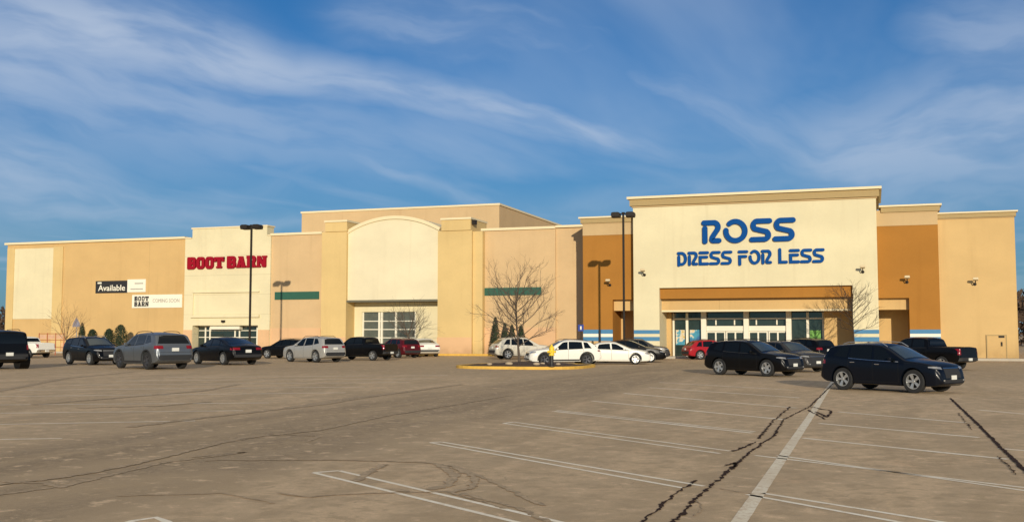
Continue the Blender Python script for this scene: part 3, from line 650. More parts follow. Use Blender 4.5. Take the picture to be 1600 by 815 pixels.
def text_part(T, name, txt, x0, x1, z0, z1, Y, m, bold=.0, d=.015):
    cu = bpy.data.curves.new('t', 'FONT'); cu.body = txt; cu.extrude = .5; cu.offset = bold; cu.resolution_u = 3
    o = bpy.data.objects.new('t', cu); C.objects.link(o); dg = bpy.context.evaluated_depsgraph_get()
    me = bpy.data.meshes.new_from_object(o.evaluated_get(dg)); C.objects.unlink(o); bpy.data.objects.remove(o)
    xs = [v.co.x for v in me.vertices]; ys = [v.co.y for v in me.vertices]; a, b, c_, e_ = min(xs), max(xs), min(ys), max(ys)
    for v in me.vertices:
        v.co = Vector((x0 + (v.co.x - a) / (b - a) * (x1 - x0) - T.loc[0], Y - d - v.co.z * d * 1.9 - T.loc[1], z0 + (v.co.y - c_) / (e_ - c_) * (z1 - z0) - T.loc[2]))
    me.materials.clear(); me.materials.append(m); ob = bpy.data.objects.new(name, me); C.objects.link(ob); ob.parent = T.o
    return ob
# leasing banner and the second banner on the far left wall
bx0, bxm, bx1 = fx(150, Y1), fx(199.5, Y1), fx(228, Y1); z0, z1 = fz(175, 457.5, Y1), fz(175, 438.5, Y1)
T = Thing('banner', (bx0, Y1, z0), 'black and white wall banner reading Available in white serif letters', 'banner')
T.part('dark_panel', MB().box(bx0, bxm, Y1 - .07, Y1 - .004, z0, z1), INK); T.part('white_panel', MB().box(bxm + .001, bx1, Y1 - .068, Y1 - .004, z0 + .05, z1 + .1), BANW)
text_part(T, 'lettering', 'Available', bx0 + .35, bxm - .25, z0 + .22, z1 - .42, Y1 - .07, BANW, .01)
T.part('small_mark', MB().box(bx0 + .25, bx0 + .75, Y1 - .08, Y1 - .071, z1 - .28, z1 - .12), BANW)
T.part('grey_line', MB().box(bxm + .9, bx1 - .3, Y1 - .078, Y1 - .069, z1 - .38, z1 - .25).box(bxm + .4, bx1 - .3, Y1 - .078, Y1 - .069, z0 + .3, z0 + .42), GREYINK)
bx0, bx1 = fx(207.5, Y1), fx(285.5, Y1); z0, z1 = fz(245, 480.5, Y1), fz(245, 460, Y1); bw = bx1 - bx0; bh = z1 - z0
T = Thing('banner', (bx0, Y1, z0), 'white wall banner with black BOOT BARN lettering beside pale grey COMING SOON', 'banner')
T.part('panel', MB().box(bx0, bx1, Y1 - .07, Y1 - .004, z0, z1), BANW)
letters(T, 'BOOT', bx0 + bw * .05, bx0 + bw * .34, z0 + bh * .53, z0 + bh * .88, Y1 - .07, SL, {'B': 1.0, 'O': .98, 'T': 1.12}, .1, .24, INK, .02, rnd=False)
letters(T, 'BARN', bx0 + bw * .05, bx0 + bw * .34, z0 + bh * .12, z0 + bh * .47, Y1 - .07, SL, {'B': 1.0, 'A': 1.08, 'R': 1.08, 'N': 1.12}, .1, .24, INK, .02, rnd=False)
text_part(T, 'lettering', 'COMING SOON', bx0 + bw * .42, bx0 + bw * .95, z0 + bh * .40, z0 + bh * .68, Y1 - .07, GREYINK)

# ------------------------------------------------------------------ walk, kerbs
sw = MB()
def slab(name, pts, m, z=.15): tag(MB().flat(pts, 0, z).build(name, m), kind='structure')
slab('sidewalk', [(fx(289, Y1) - 26, 85.4), (-24.5, 85.4), (-24.5, 87.2 - .93), (fx(289, Y1) - 26, 86.2)], CONC)
slab('sidewalk', [(-24.4, 80.6), (10.2, 80.6), (10.2, 82.55), (-24.4, 82.55)], CONC)
kx0, kx1 = gr(655, 555)[0] * 85.25 / gr(655, 555)[1], gr(775, 555)[0] * 85.25 / gr(775, 555)[1]
slab('yellow_kerb', [(kx0, 85.1), (kx1, 85.1), (kx1, 85.395), (kx0, 85.395)], YELP, .17)
slab('kerb', [(-24.4, 80.4), (10.2, 80.4), (10.2, 80.595), (-24.4, 80.595)], CONC, .155)
# planted island at the end of the stall row
icy = 56.0; _xl, _xr = fx(729, 56, 570), fx(921, 56, 570)
icx, ia, ib = (_xl + _xr) / 2, (_xr - _xl) / 2, 3.6
def sup(s_, n=40, e=3.2): return [(icx + ia * s_ * math.copysign(abs(math.cos(2 * math.pi * i / n)) ** (2 / e), math.cos(2 * math.pi * i / n)), icy + (ib - ia * (1 - s_)) * math.copysign(abs(math.sin(2 * math.pi * i / n)) ** (2 / e), math.sin(2 * math.pi * i / n))) for i in range(n)]
outer, inner = sup(1), sup(.94); n = 40; mb = MB()
vs = [(x, y, 0) for x, y in outer] + [(x, y, .15) for x, y in outer] + [(x, y, .15) for x, y in inner] + [(x, y, 0) for x, y in inner]
mb.add(vs, [(a * n + i, a * n + (i + 1) % n, ((a + 1) % 4) * n + (i + 1) % n, ((a + 1) % 4) * n + i) for a in range(4) for i in range(n)])
tag(mb.build('island_kerb', YELP, fixn=True), kind='structure')
MUL = mat('bark_mulch', (.075, .04, .022), .95, var=.5, nscale=9, bump=.8, bscale=25)
mb = MB(); rings = [1, .8, .55, .28]; ins = sup(.938)
vs = []; rr = random.Random(5)
for q, s_ in enumerate(rings): vs += [(icx + (x - icx) * s_, icy + (y - icy) * s_, .11 + .20 * (1 - s_) + rr.uniform(-.03, .04)) for x, y in ins]
vs.append((icx, icy, .33))
mb.add(vs, [(a * n + i, a * n + (i + 1) % n, (a + 1) * n + (i + 1) % n, (a + 1) * n + i) for a in range(3) for i in range(n)] + [(3 * n + i, 3 * n + (i + 1) % n, 4 * n) for i in range(n)])
tag(mb.build('mulch_bed', MUL, smooth=True), kind='structure')
# ------------------------------------------------------------------ vehicles
def lerp_poly(P, x):
    if x <= P[0][0]: return P[0][1]
    for (a, b), (c_, d) in zip(P, P[1:]):
        if x <= c_: return b + (d - b) * (x - a) / max(1e-9, c_ - a)
    return P[-1][1]
def chaikin(P, it=2):
    for _ in range(it):
        Q = [P[0]]
        for (a, b), (c_, d) in zip(P, P[1:]): Q += [(a * .75 + c_ * .25, b * .75 + d * .25), (a * .25 + c_ * .75, b * .25 + d * .75)]
        Q.append(P[-1]); P = Q
    return P
SPEC = {
 'suv': dict(L=4.65, W=1.86, wb=2.72, wr=.395, tum=.34,
   top=[(-2.32, .52), (-2.31, .80), (-2.27, 1.0), (-2.20, 1.12), (-2.0, 1.46), (-1.90, 1.59), (-1.5, 1.645), (-.7, 1.68), (-.1, 1.665), (.24, 1.61), (1.00, 1.17), (1.12, 1.135), (1.75, 1.07), (2.08, .99), (2.23, .85), (2.30, .66), (2.325, .48)],
   belt=[(-2.32, .5), (-2.2, 1.02), (-1.9, 1.22), (-1.2, 1.11), (0, 1.04), (1.0, 1.01), (1.5, .98), (2.1, .87), (2.32, .46)],
   bot=[(-2.33, .42), (-2.1, .30), (-1.6, .24), (1.6, .22), (2.1, .24), (2.33, .34)],
   win=[(-1.72, -1.18, -1.46, -1.14), (-1.08, -.20, -1.05, -.24), (-.10, .74, -.16, .20)], rg=(-2.12, -1.96, 1.16, 1.53), ws=(.29, .985), tl=(.60, .94, .93, 1.07), hl=(.58, .90, .80, .88), gr=(.62, .52, .84), seams=(-1.11, -.14, .84), rails=True),
 'boxy': dict(L=4.40, W=1.92, wb=2.67, wr=.39, tum=.16,
   top=[(-2.19, .55), (-2.185, .9), (-2.16, 1.15), (-2.06, 1.66), (-1.98, 1.76), (-1.4, 1.81), (.0, 1.80), (.35, 1.76), (.82, 1.24), (.9, 1.21), (1.7, 1.16), (2.02, 1.10), (2.13, 1.0), (2.17, .8), (2.19, .5)],
   belt=[(-2.2, .55), (-2.15, 1.12), (0, 1.10), (1.7, 1.06), (2.05, 1.0), (2.2, .5)], bot=[(-2.2, .46), (-1.9, .34), (1.8, .32), (2.2, .42)],
   win=[(-1.92, -1.2, -1.86, -1.2), (-1.08, -.3, -1.08, -.33), (-.2, .66, -.22, .32)], rg=(-2.16, -2.04, 1.18, 1.64), ws=(.38, .80), tl=(.80, .94, .90, 1.12), hl=(.55, .90, .80, .98), gr=(.54, .78, .98), seams=(-1.14, -.25, .78), rails=True),
 'sedan': dict(L=4.85, W=1.83, wb=2.80, wr=.345, tum=.36,
   top=[(-2.42, .48), (-2.415, .75), (-2.38, .93), (-2.28, 1.02), (-1.82, 1.08), (-1.0, 1.36), (-.6, 1.43), (-.1, 1.45), (.25, 1.41), (1.12, 1.02), (1.22, .99), (1.8, .91), (2.15, .82), (2.33, .70), (2.40, .55), (2.425, .40)],
   belt=[(-2.42, .5), (-2.3, .90), (-1.7, .96), (-.8, .95), (.5, .90), (1.3, .86), (2.0, .76), (2.3, .6), (2.42, .38)],
   bot=[(-2.43, .40), (-2.2, .28), (-1.6, .19), (1.7, .18), (2.2, .2), (2.43, .28)],
   win=[(-1.45, -1.10, -1.12, -1.06), (-1.0, -.16, -.90, -.20), (-.06, .86, -.10, .26)], rg=(-1.76, -1.08, 0, 0), ws=(.30, 1.10), tl=(.50, .90, .78, .90), hl=(.50, .88, .60, .72), gr=(.45, .42, .62), seams=(-1.03, -.10, .98), rails=False),
 'wagon': dict(L=4.60, W=1.82, wb=2.67, wr=.37, tum=.32,
   top=[(-2.30, .52), (-2.29, .78), (-2.22, .98), (-2.12, 1.08), (-1.72, 1.42), (-1.55, 1.51), (-1.1, 1.57), (-.4, 1.60), (-.05, 1.58), (.24, 1.53), (1.0, 1.10), (1.12, 1.065), (1.78, 1.0), (2.08, .92), (2.22, .80), (2.28, .62), (2.30, .45)],
   belt=[(-2.3, .5), (-2.2, .93), (-1.7, 1.03), (-.8, 1.0), (.4, .95), (1.4, .90), (2.0, .8), (2.3, .44)],
   bot=[(-2.3, .42), (-2.1, .30), (-1.6, .24), (1.6, .22), (2.1, .24), (2.3, .34)],
   win=[(-1.66, -1.18, -1.40, -1.14), (-1.08, -.16, -1.04, -.20), (-.10, .74, -.14, .20)], rg=(-2.04, -1.74, 1.12, 1.40), ws=(.28, .98), tl=(.58, .93, .86, .99), hl=(.56, .90, .74, .84), gr=(.50, .50, .78), seams=(-1.12, -.14, .84), rails=True),
 'pickup': dict(L=5.75, W=2.0, wb=3.65, wr=.40, tum=.24,
   top=[(-2.87, .58), (-2.865, 1.0), (-2.85, 1.30), (-2.80, 1.345), (-.98, 1.36), (-.94, 1.40), (-.84, 1.76), (-.72, 1.85), (-.2, 1.885), (.5, 1.88), (.82, 1.82), (1.42, 1.33), (1.52, 1.29), (2.45, 1.22), (2.70, 1.14), (2.82, .98), (2.86, .75), (2.875, .5)],
   belt=[(-2.87, .55), (-2.83, 1.25), (-.9, 1.26), (1.2, 1.20), (2.4, 1.10), (2.75, .95), (2.87, .5)],
   bot=[(-2.87, .52), (-2.6, .44), (1.8, .34), (2.87, .40)],
   win=[(-.66, .12, -.62, .08), (.22, 1.18, .18, .78)], rg=(-.93, -.84, 1.42, 1.72), ws=(.88, 1.40), tl=(.82, .99, .88, 1.22), hl=(.60, .96, .84, 1.05), gr=(.60, .70, 1.06), seams=(-.80, .17, 1.28), rails=False),
}
TYRE = mat('tyre_rubber', (.018, .018, .018), .85, var=.2); ALLOY = mat('alloy_silver', (.55, .55, .53), .3, metal=.7, var=.05); DALLOY = mat('alloy_dark', (.10, .10, .11), .35, metal=.6)
CGLASS = mat('tinted_car_glass', (.006, .008, .009), .04, var=.1, spec=.4); WGLASS = mat('windscreen_glass', (.045, .06, .062), .04, var=.3, spec=.9, nscale=1.5)  # windscreen base colour lifted to stand for reflected sky
BPLAST = mat('black_plastic', (.022, .022, .023), .65); CHROME = mat('chrome_trim', (.75, .74, .70), .15, metal=1, var=.03)
RLAMP = mat('red_lamp', (.22, .004, .006), .15, var=.3, nscale=12, coat=.5); HLAMP = mat('clear_lamp', (.34, .34, .33), .12, var=.35, nscale=14, metal=.3, coat=.8)
PLATE = mat('number_plate', (.72, .72, .66), .4, var=.06); SEAMM = mat('panel_gap_black', (.006, .006, .006), .8)
INTER = mat('car_underbody', (.008, .008, .008), .9)
def paint(name, col, metal=.0, rough=.32): return mat('paint_' + name, col, rough, metal=metal, var=.04, coat=.11, spec=.2, nscale=1.5)

class Shape:
    def __init__(s, sp):
        s.sp = sp; s.top = chaikin(sp['top'], 2); s.belt = chaikin(sp['belt'], 1); s.bot = sp['bot']; s.h = sp['W'] / 2; s.L2 = sp['L'] / 2; s.cache = {}
    def wid(s, x):
        L2 = s.L2; a = abs(x) / L2
        e = (L2 - abs(x))
        if x > 0: f = lerp_poly([(0, .74), (.06, .83), (.18, .915), (.4, .97), (.8, 1), (9, 1)], e)
        else: f = lerp_poly([(0, .86), (.06, .925), (.16, .965), (.4, .99), (.8, 1), (9, 1)], e)
        return s.h * f
    def cs(s, x):
        if x in s.cache: return s.cache[x]
        w_, zt = s.wid(x), lerp_poly(s.top, x); zb0 = lerp_poly(s.bot, x)
        zb = min(lerp_poly(s.belt, x), zt - .015); zb = max(zb, zb0 + .03); zt = max(zt, zb + .01)
        P = [(w_ * .86, zb0), (w_ * .945, zb0 + .03)]
        for k in range(1, 7):
            t_ = k / 6; z = zb0 + .03 + (zb - zb0 - .03) * t_
            f = .955 + .045 * math.sin(min(1, t_ * 1.35) * math.pi / 2) - .028 * max(0, (t_ - .72) / .28) ** 1.5
            if .55 < t_ < .75: f += .004
            P.append((w_ * f, z))
        ys = w_ * .972; up = zt - zb; r = min(.10, up * .75)
        for k in range(1, 5):
            z = zb + (up - r) * k / 4
            P.append((ys - .012 * min(1, up / .2) - s.sp['tum'] * (z - zb) * min(1, up / .3), z))
        yl, zl_ = P[-1]; crown = min(.045, up * .35); ry = min(.16, .10 + r * .6)
        for k in range(1, 5):
            a = k / 4 * math.pi / 2
            P.append((yl - ry * (1 - math.cos(a)), zl_ + (r - crown) * math.sin(a)))
        ye, ze = P[-1]
        for k in range(1, 6):
            y = ye * (1 - k / 5); P.append((y, zt - crown * (y / ye) ** 2))
        s.cache[x] = P; return P
    def half(s, x, z):
        P = s.cs(x)
        if z < P[0][1] or z > P[-1][1]: return -1
        for (a, b), (c_, d) in zip(P, P[1:]):
            if b <= z <= d: return a + (c_ - a) * ((z - b) / (d - b) if d > b else 0)
        return -1
    def ztop(s, x, y):
        P = s.cs(x)[::-1]; y = abs(y)
        for (a, b), (c_, d) in zip(P, P[1:]):
            if a <= y <= c_: return b + (d - b) * ((y - a) / (c_ - a) if c_ > a else 0)
        return P[-1][1]
    def endx(s, y, z, sgn):
        lo, hi = 0.0, s.L2; best = s.L2 * .8
        # scan inwards for the first inside point, then refine
        x = s.L2; step = .01
        while x > s.L2 * .45:
            if s.half(sgn * x, z) >= abs(y): break
            x -= step
        lo, hi = x, min(s.L2, x + step)
        for _ in range(7):
            m_ = (lo + hi) / 2
            if s.half(sgn * m_, z) >= abs(y): lo = m_
            else: hi = m_
        return sgn * lo
    def body(s):
        xs = [-s.L2]; P = s.top
        acc = 0
        for (a, b), (c_, d) in zip(P, P[1:]):
            l = math.hypot(c_ - a, d - b); n = max(1, int(l / .085))
            for k in range(1, n + 1): xs.append(a + (c_ - a) * k / n)
        xs += [-s.L2 + .03, -s.L2 + .07, -s.L2 + .12, s.L2 - .03, s.L2 - .08, s.L2 - .14, s.L2 - .2]
        xs = sorted(set(round(min(s.L2, max(-s.L2, x)), 4) for x in xs)); xs = [x for i, x in enumerate(xs) if i == 0 or x - xs[i - 1] > .004]
        mb = MB(); n = None
        for x in xs:
            P = s.cs(x); ring = [(x, -y, z) for y, z in P] + [(x, y, z) for y, z in P[:-1][::-1]]
            n = len(ring); mb.v += ring
        for i in range(len(xs) - 1):
            for k in range(n):
                mb.f.append((i * n + k, i * n + (k + 1) % n, (i + 1) * n + (k + 1) % n, (i + 1) * n + k))
        mb.f.append(tuple(range(n - 1, -1, -1))); o = (len(xs) - 1) * n; mb.f.append(tuple(range(o, o + n)))
        return mb
def grid(fn, nu, nv, off):
    """panel sampled on the body surface, pushed out along its own normal, with a rim that dips back in"""
    P = [[Vector(fn(i / nu, j / nv)) for j in range(nv + 1)] for i in range(nu + 1)]
    mb = MB(); N = []
    for i in range(nu + 1):
        for j in range(nv + 1):
            a = P[min(i + 1, nu)][j] - P[max(i - 1, 0)][j]; b = P[i][min(j + 1, nv)] - P[i][max(j - 1, 0)]
            q = a.cross(b); q = q.normalized() if q.length > 1e-9 else Vector((0, 0, 1))
            c_ = Vector((P[i][j].x * .5, P[i][j].y, P[i][j].z - .7))
            if q.dot(c_) < 0: q = -q
            mb.v.append(tuple(P[i][j] + q * off))
    for i in range(nu):
        for j in range(nv): a = i * (nv + 1) + j; mb.f.append((a, a + 1, a + nv + 2, a + nv + 1))
    return mb
def merge(*ms):
    o = MB()
    for m_ in ms: o.add(m_.v, m_.f)
    return o
PROTO = {}
def wheel_mesh(wr, style):
    key = ('wheel', wr, style)
    if key in PROTO: return PROTO[key]
    wd = .115; tr = MB()
    tr.lathe([(wr * .66, -wd), (wr * .93, -wd * 1.0), (wr * .985, -wd * .8), (wr, -wd * .3), (wr, wd * .3), (wr * .985, wd * .8), (wr * .93, wd), (wr * .66, wd)], axis='y', seg=32, closed=True)
    rm = MB(); rr_ = wr * .67
    rm.lathe([(rr_ + .004, -wd * .95), (rr_ + .006, wd * .97), (rr_ - .03, wd * .97), (rr_ - .04, wd * .3), (rr_ - .045, -wd * .9)], axis='y', seg=32)
    hub = MB(); hub.lathe([(0, wd * .1), (rr_ - .02, wd * .1), (rr_ - .02, -.05), (0, -.05)], axis='y', seg=24)
    n = {'five': 5, 'ten': 10, 'six': 6, 'fivetwin': 5}[style]
    for k in range(n):
        for da in ((-.13, .13) if style == 'fivetwin' else (0,)):
            a = 2 * math.pi * k / n + da; hw = {'five': .048, 'ten': .022, 'six': .05, 'fivetwin': .024}[style]
            c_, q = math.cos(a), math.sin(a); V_ = []
            for r_, w2, y in ((.03, hw, wd * .80), (rr_ - .01, hw * 1.15, wd * .92)):
                for sg in (-1, 1):
                    for yy in (y, y - .035): V_.append((c_ * r_ - q * sg * w2, yy, q * r_ + c_ * sg * w2))
            rm.add(V_, [(0, 1, 3, 2), (4, 6, 7, 5), (0, 4, 5, 1), (2, 3, 7, 6), (0, 2, 6, 4), (1, 5, 7, 3)])
    rm.lathe([(0, wd * .90), (.055, wd * .88), (.065, wd * .6), (.065, .03), (0, .03)], axis='y', seg=14)
    PROTO[key] = (tr, rm, hub); return PROTO[key]

def make_vehicle(kind, pm, label, cat, name, style='five', alloy=None, clad=False, chrome=False, s=1.0, group=None, plate=True, cab=None, wmat=None, dark_bump=False):
    sp = SPEC[kind]; key = ('shape', kind)
    if key not in PROTO: PROTO[key] = Shape(sp)
    S = PROTO[key]; root = empty(name, (0, 0, 0), label, cat, group)
    L2, hw, wr, wb = S.L2, S.h, sp['wr'], sp['wb'] / 2
    axf = wb + .02; axr = -wb + (.0 if kind != 'pickup' else -.12 + .0)
    if kind == 'pickup': axf = wb + .10; axr = -wb + .10
    bkey = ('body', kind)
    if bkey not in PROTO:
        b = S.body().build('body', pm, fixn=True); cuts = []
        def cutter(mb):
            o = mb.build('cut', None, fixn=True); cuts.append(o)
            md = b.modifiers.new('c', 'BOOLEAN'); md.operation = 'DIFFERENCE'; md.solver = 'EXACT'; md.object = o
        for ax in (axf, axr):
            for sg in (-1, 1):
                ar = wr + .055; pr = []
                y0, y1 = sg * (hw + .15), sg * (hw - .29)
                cutter(MB().lathe([(0.0001, y0), (ar, y0), (ar, y1), (0.0001, y1)], (ax, 0, wr + .01), 'y', 32))
        if kind == 'pickup': cutter(MB().box(-2.78, -1.08, -.80, .80, .86, 2.2))
        dg = bpy.context.evaluated_depsgraph_get(); me = bpy.data.meshes.new_from_object(b.evaluated_get(dg))
        for o in cuts: bpy.data.objects.remove(o)
        bpy.data.objects.remove(b); me.shade_smooth(); me.set_sharp_from_angle(angle=R(32)); me.name = 'body'
        PROTO[bkey] = me
    me = PROTO[bkey].copy(); me.materials.clear(); me.materials.append(pm)
    body = bpy.data.objects.new('body', me); C.objects.link(body); body.parent = root
    if kind == 'pickup': MB().box(-2.77, -1.09, -.79, .79, .862, .90).build('bed_liner', BPLAST, body)
    # glass
    for (xb0, xb1, xt0, xt1) in sp['win']:
        for sg in (-1, 1):
            def fn(u, v):
                xb = xb0 + (xb1 - xb0) * u; xt = xt0 + (xt1 - xt0) * u; z0 = lerp_poly(S.belt, xb) + .035
                z1 = lerp_poly(S.top, xt) - .125; x = xb + (xt - xb) * v; z = z0 + (z1 - z0) * v
                y = S.half(x, z); y = y if y > 0 else hw * .7
                return (x, sg * y, z)
            grid(fn, 8, 4, .006).build('side_window', CGLASS, root, smooth=True)
    a, b_ = sp['ws']
    def fws(u, v):
        x = a + (b_ - a) * u; P = S.cs(x); y = P[-6][0] * (.97) * (2 * v - 1); return (x, y, S.ztop(x, y))
    grid(fws, 8, 10, .006).build('windscreen', WGLASS, root, smooth=True)
    r0, r1, rz0, rz1 = sp['rg']
    if rz0 == 0:
        def frg(u, v):
            x = r0 + (r1 - r0) * u; P = S.cs(x); y = P[-6][0] * .95 * (2 * v - 1); return (x, y, S.ztop(x, y))
    else:
        def frg(u, v):
            z = rz0 + (rz1 - rz0) * u; yy = (hw - .17 - .16 * u) * (2 * v - 1); return (S.endx(yy, z, -1) if kind != 'pickup' else lerp_poly([(q, p) for p, q in S.top if -1.0 < p < -.7], z) - .002, yy, z)
    grid(frg, 6, 10, .006).build('rear_window', CGLASS, root, smooth=True)
    # lamps wrap round the corners
    def endpanel(y0, y1, z0, z1, sgn, nm, m, off=.008, nu=8, nv=4, both=True, slope=0):
        for sg in ((-1, 1) if both else (1,)):
            def f(u, v):
                y = (y0 + (y1 - y0) * u) * hw * sg if both else (y0 + (y1 - y0) * u) * hw
                z = z0 + (z1 - z0) * v + slope * u * (1 - .4 * v)
                x = S.endx(y, z, sgn); return (x, y, z)
            grid(f, nu, nv, off).build(nm, m, root, smooth=True)
    y0, y1, z0, z1 = sp['tl']; endpanel(y0, min(y1, .94), z0, z1, -1, 'tail_light', RLAMP)
    # side wrap of the tail lamp
    for sg in (-1, 1):
        def f(u, v):
            x = -L2 + .07 + .20 * u * (1 if kind != 'pickup' else .35); z = z0 + (z1 - z0) * v; z = min(z, lerp_poly(S.belt, x) - .01); return (x, sg * S.half(x, z), z)
        grid(f, 3, 3, .007).build('tail_light', RLAMP, root, smooth=True)
    y0, y1, z0, z1 = sp['hl']; endpanel(y0, y1, z0, z1, 1, 'headlight', HLAMP, slope=.035)
    for sg in (-1, 1):
        def f(u, v):
            x = L2 - .20 - .20 * u; z = z0 + .03 + (z1 - z0 - .01) * (v * (1 - .5 * u) + .45 * u); return (x, sg * S.half(x, z), z)
        grid(f, 4, 3, .007).build('headlight', HLAMP, root, smooth=True)
    gw, gz0, gz1 = sp['gr']; endpanel(-gw * .82, gw * .82, gz0, gz1, 1, 'grille', BPLAST, .006, 12, 5, False)
    endpanel(-.5, .5, gz1 - .01, gz1 + .018, 1, 'grille_bar', CHROME, .014, 10, 1, False)
    zl = lerp_poly(S.bot, L2)
    endpanel(-.66, .66, zl + .03, gz0 - .05, 1, 'front_bumper', BPLAST, .007, 12, 3, False)
    endpanel(.60, .70, gz0 - .10, gz0 - .05, 1, 'fog_light', HLAMP, .012, 3, 2, True)
    bm_ = pm if dark_bump is False and kind in ('sedan',) else BPLAST
    zr = lerp_poly(S.bot, -L2)
    if kind == 'pickup': endpanel(-.92, .92, zr + .02, .72, -1, 'rear_bumper', CHROME if chrome else BPLAST, .05, 14, 3, False)
    else: endpanel(-.86, .86, zr + .01, zr + (.16 if kind == 'sedan' else .24), -1, 'rear_bumper', BPLAST, .009, 14, 3, False)
    if plate:
        zp = {'sedan': .72, 'suv': .90, 'wagon': .84, 'boxy': .70, 'pickup': .62}[kind]
        xr = S.endx(.0, zp, -1); MB().box(xr - .055 - (.05 if kind == 'pickup' else 0), xr - .012, -.16, .16, zp - .075, zp + .075).build('number_plate', PLATE, root)
        zp = zl + .2; xf = S.endx(0, zp, 1); MB().box(xf + .012, xf + .03, -.155, .155, zp - .07, zp + .07).build('number_plate', PLATE, root)
    # gaps, handles, mirrors
    sm = MB()
    for xs_ in sp['seams']:
        for sg in (-1, 1):
            def f(u, v):
                z = lerp_poly(S.bot, xs_) + .12 + (lerp_poly(S.belt, xs_) + .02 - lerp_poly(S.bot, xs_) - .12) * v; x = xs_ + .012 * u; return (x, sg * S.half(x, z), z)
            g_ = grid(f, 1, 10, .0025); sm.add(g_.v, g_.f)
    for sg in (-1, 1):
        def f(u, v):
            x = sp['seams'][0] + (sp['seams'][-1] - sp['seams'][0]) * u; z = lerp_poly(S.belt, x) + .012 + .022 * v; return (x, sg * S.half(x, z), z)
        g_ = grid(f, 24, 1, .0035)
        (g_.build('window_trim', CHROME if chrome else BPLAST, root))
        def f(u, v):
            x = sp['seams'][0] + .0 + (sp['seams'][-1] - sp['seams'][0]) * u; z = lerp_poly(S.bot, x) + .10 + .012 * v; return (x, sg * S.half(x, z), z)
        g_ = grid(f, 20, 1, .0025); sm.add(g_.v, g_.f)
    # tailgate / boot and bonnet shut lines
    for zz in ((sp['tl'][2] - .16),):
        def f(u, v): y = (-.8 + 1.6 * u) * hw; z = zz + .012 * v; return (S.endx(y, z, -1), y, z)
        g_ = grid(f, 10, 1, .004); sm.add(g_.v, g_.f)
    sm.build('panel_gap', SEAMM, root)
    for i in range(len(sp['seams']) - 1):
        for sg in (-1, 1):
            x = sp['seams'][i] + .18; z = lerp_poly(S.belt, x) - .10; y = S.half(x, z)
            MB().box(x - .09, x + .09, sg * (y - .01), sg * (y + .03), z - .016, z + .016).build('door_handle', CHROME if chrome else pm, root, bevel=.008)
    xm = sp['ws'][1] - .42
    for sg in (-1, 1):
        zm = lerp_poly(S.belt, xm) + .10; ym = S.half(xm, zm)
        q = MB(); q.tube([(xm, sg * (ym - .02), zm - .04), (xm, sg * (ym + .10), zm - .01)], .022, 6)
        mm = []
        for (dx, yy, dz) in ((.085, .05, .055), (.085, .19, .05)):
            mm += [(xm + dx * .9, sg * (ym + yy), zm + q2) for q2 in (-dz, dz)] + [(xm - dx * .35, sg * (ym + yy), zm + q2) for q2 in (-dz * 1.25, dz * 1.3)]
        q.add(mm, [(0, 1, 3, 2), (4, 6, 7, 5), (0, 4, 5, 1), (2, 3, 7, 6), (0, 2, 6, 4), (1, 5, 7, 3)])
        q.build('mirror', pm, root, fixn=True, bevel=.015, smooth=True)
    if sp['rails']:
        for sg in (-1, 1):
            pts = []
            for k in range(9):
                x = -1.45 + 1.75 * k / 8; pts.append((x, sg * (S.half(x, lerp_poly(S.top, x) - .09) - .10), lerp_poly(S.top, x) + (.035 if 0 < k < 8 else -.015)))
            MB().tube(pts, .016, 6).build('roof_rail', ALLOY if chrome else BPLAST, root, smooth=True)
    if clad:
        for sg in (-1, 1):
            for ax in (axf, axr):
                mb = MB(); nseg = 18; ar = wr + .05
                for k in range(nseg + 1):
                    a_ = R(-8 + 196 * k / nseg)
                    for rr2 in (ar, ar + .065):
                        x = ax + math.cos(a_) * rr2; z = wr + .01 + math.sin(a_) * rr2; z = max(z, lerp_poly(S.bot, x) + .01)
                        y = S.half(max(-L2 + .02, min(L2 - .02, x)), z)
                        mb.v.append((x, sg * (y + .014), z))
                mb.f = [(2 * k, 2 * k + 1, 2 * k + 3, 2 * k + 2) for k in range(nseg)]
                mb.build('wheel_arch_trim', BPLAST, root)
            def f(u, v):
                x = axr + wr + .1 + (axf - axr - 2 * wr - .2) * u; z = lerp_poly(S.bot, x) + .005 + .15 * v; return (x, sg * S.half(x, z), z)
            grid(f, 12, 2, .014).build('sill_trim', BPLAST, root)
    tr, rm, hub = wheel_mesh(wr, style)
    for ax in (axf, axr):
        for sg in (-1, 1):
            h_ = hub.build('wheel', INTER, root, fixn=True); h_.location = (ax, sg * (hw - .135), wr)
            if sg < 0: h_.rotation_euler = (0, 0, math.pi)
            tr.build('tyre', TYRE, h_, smooth=True, fixn=True); rm.build('rim', alloy or ALLOY, h_, smooth=True, fixn=True)
    MB().box(axr - .2, axf + .2, -hw * .7, hw * .7, .24 if kind in ('sedan',) else .28, .42).build('underbody', INTER, root)
    root.scale = (s, s, s)
    return root, S
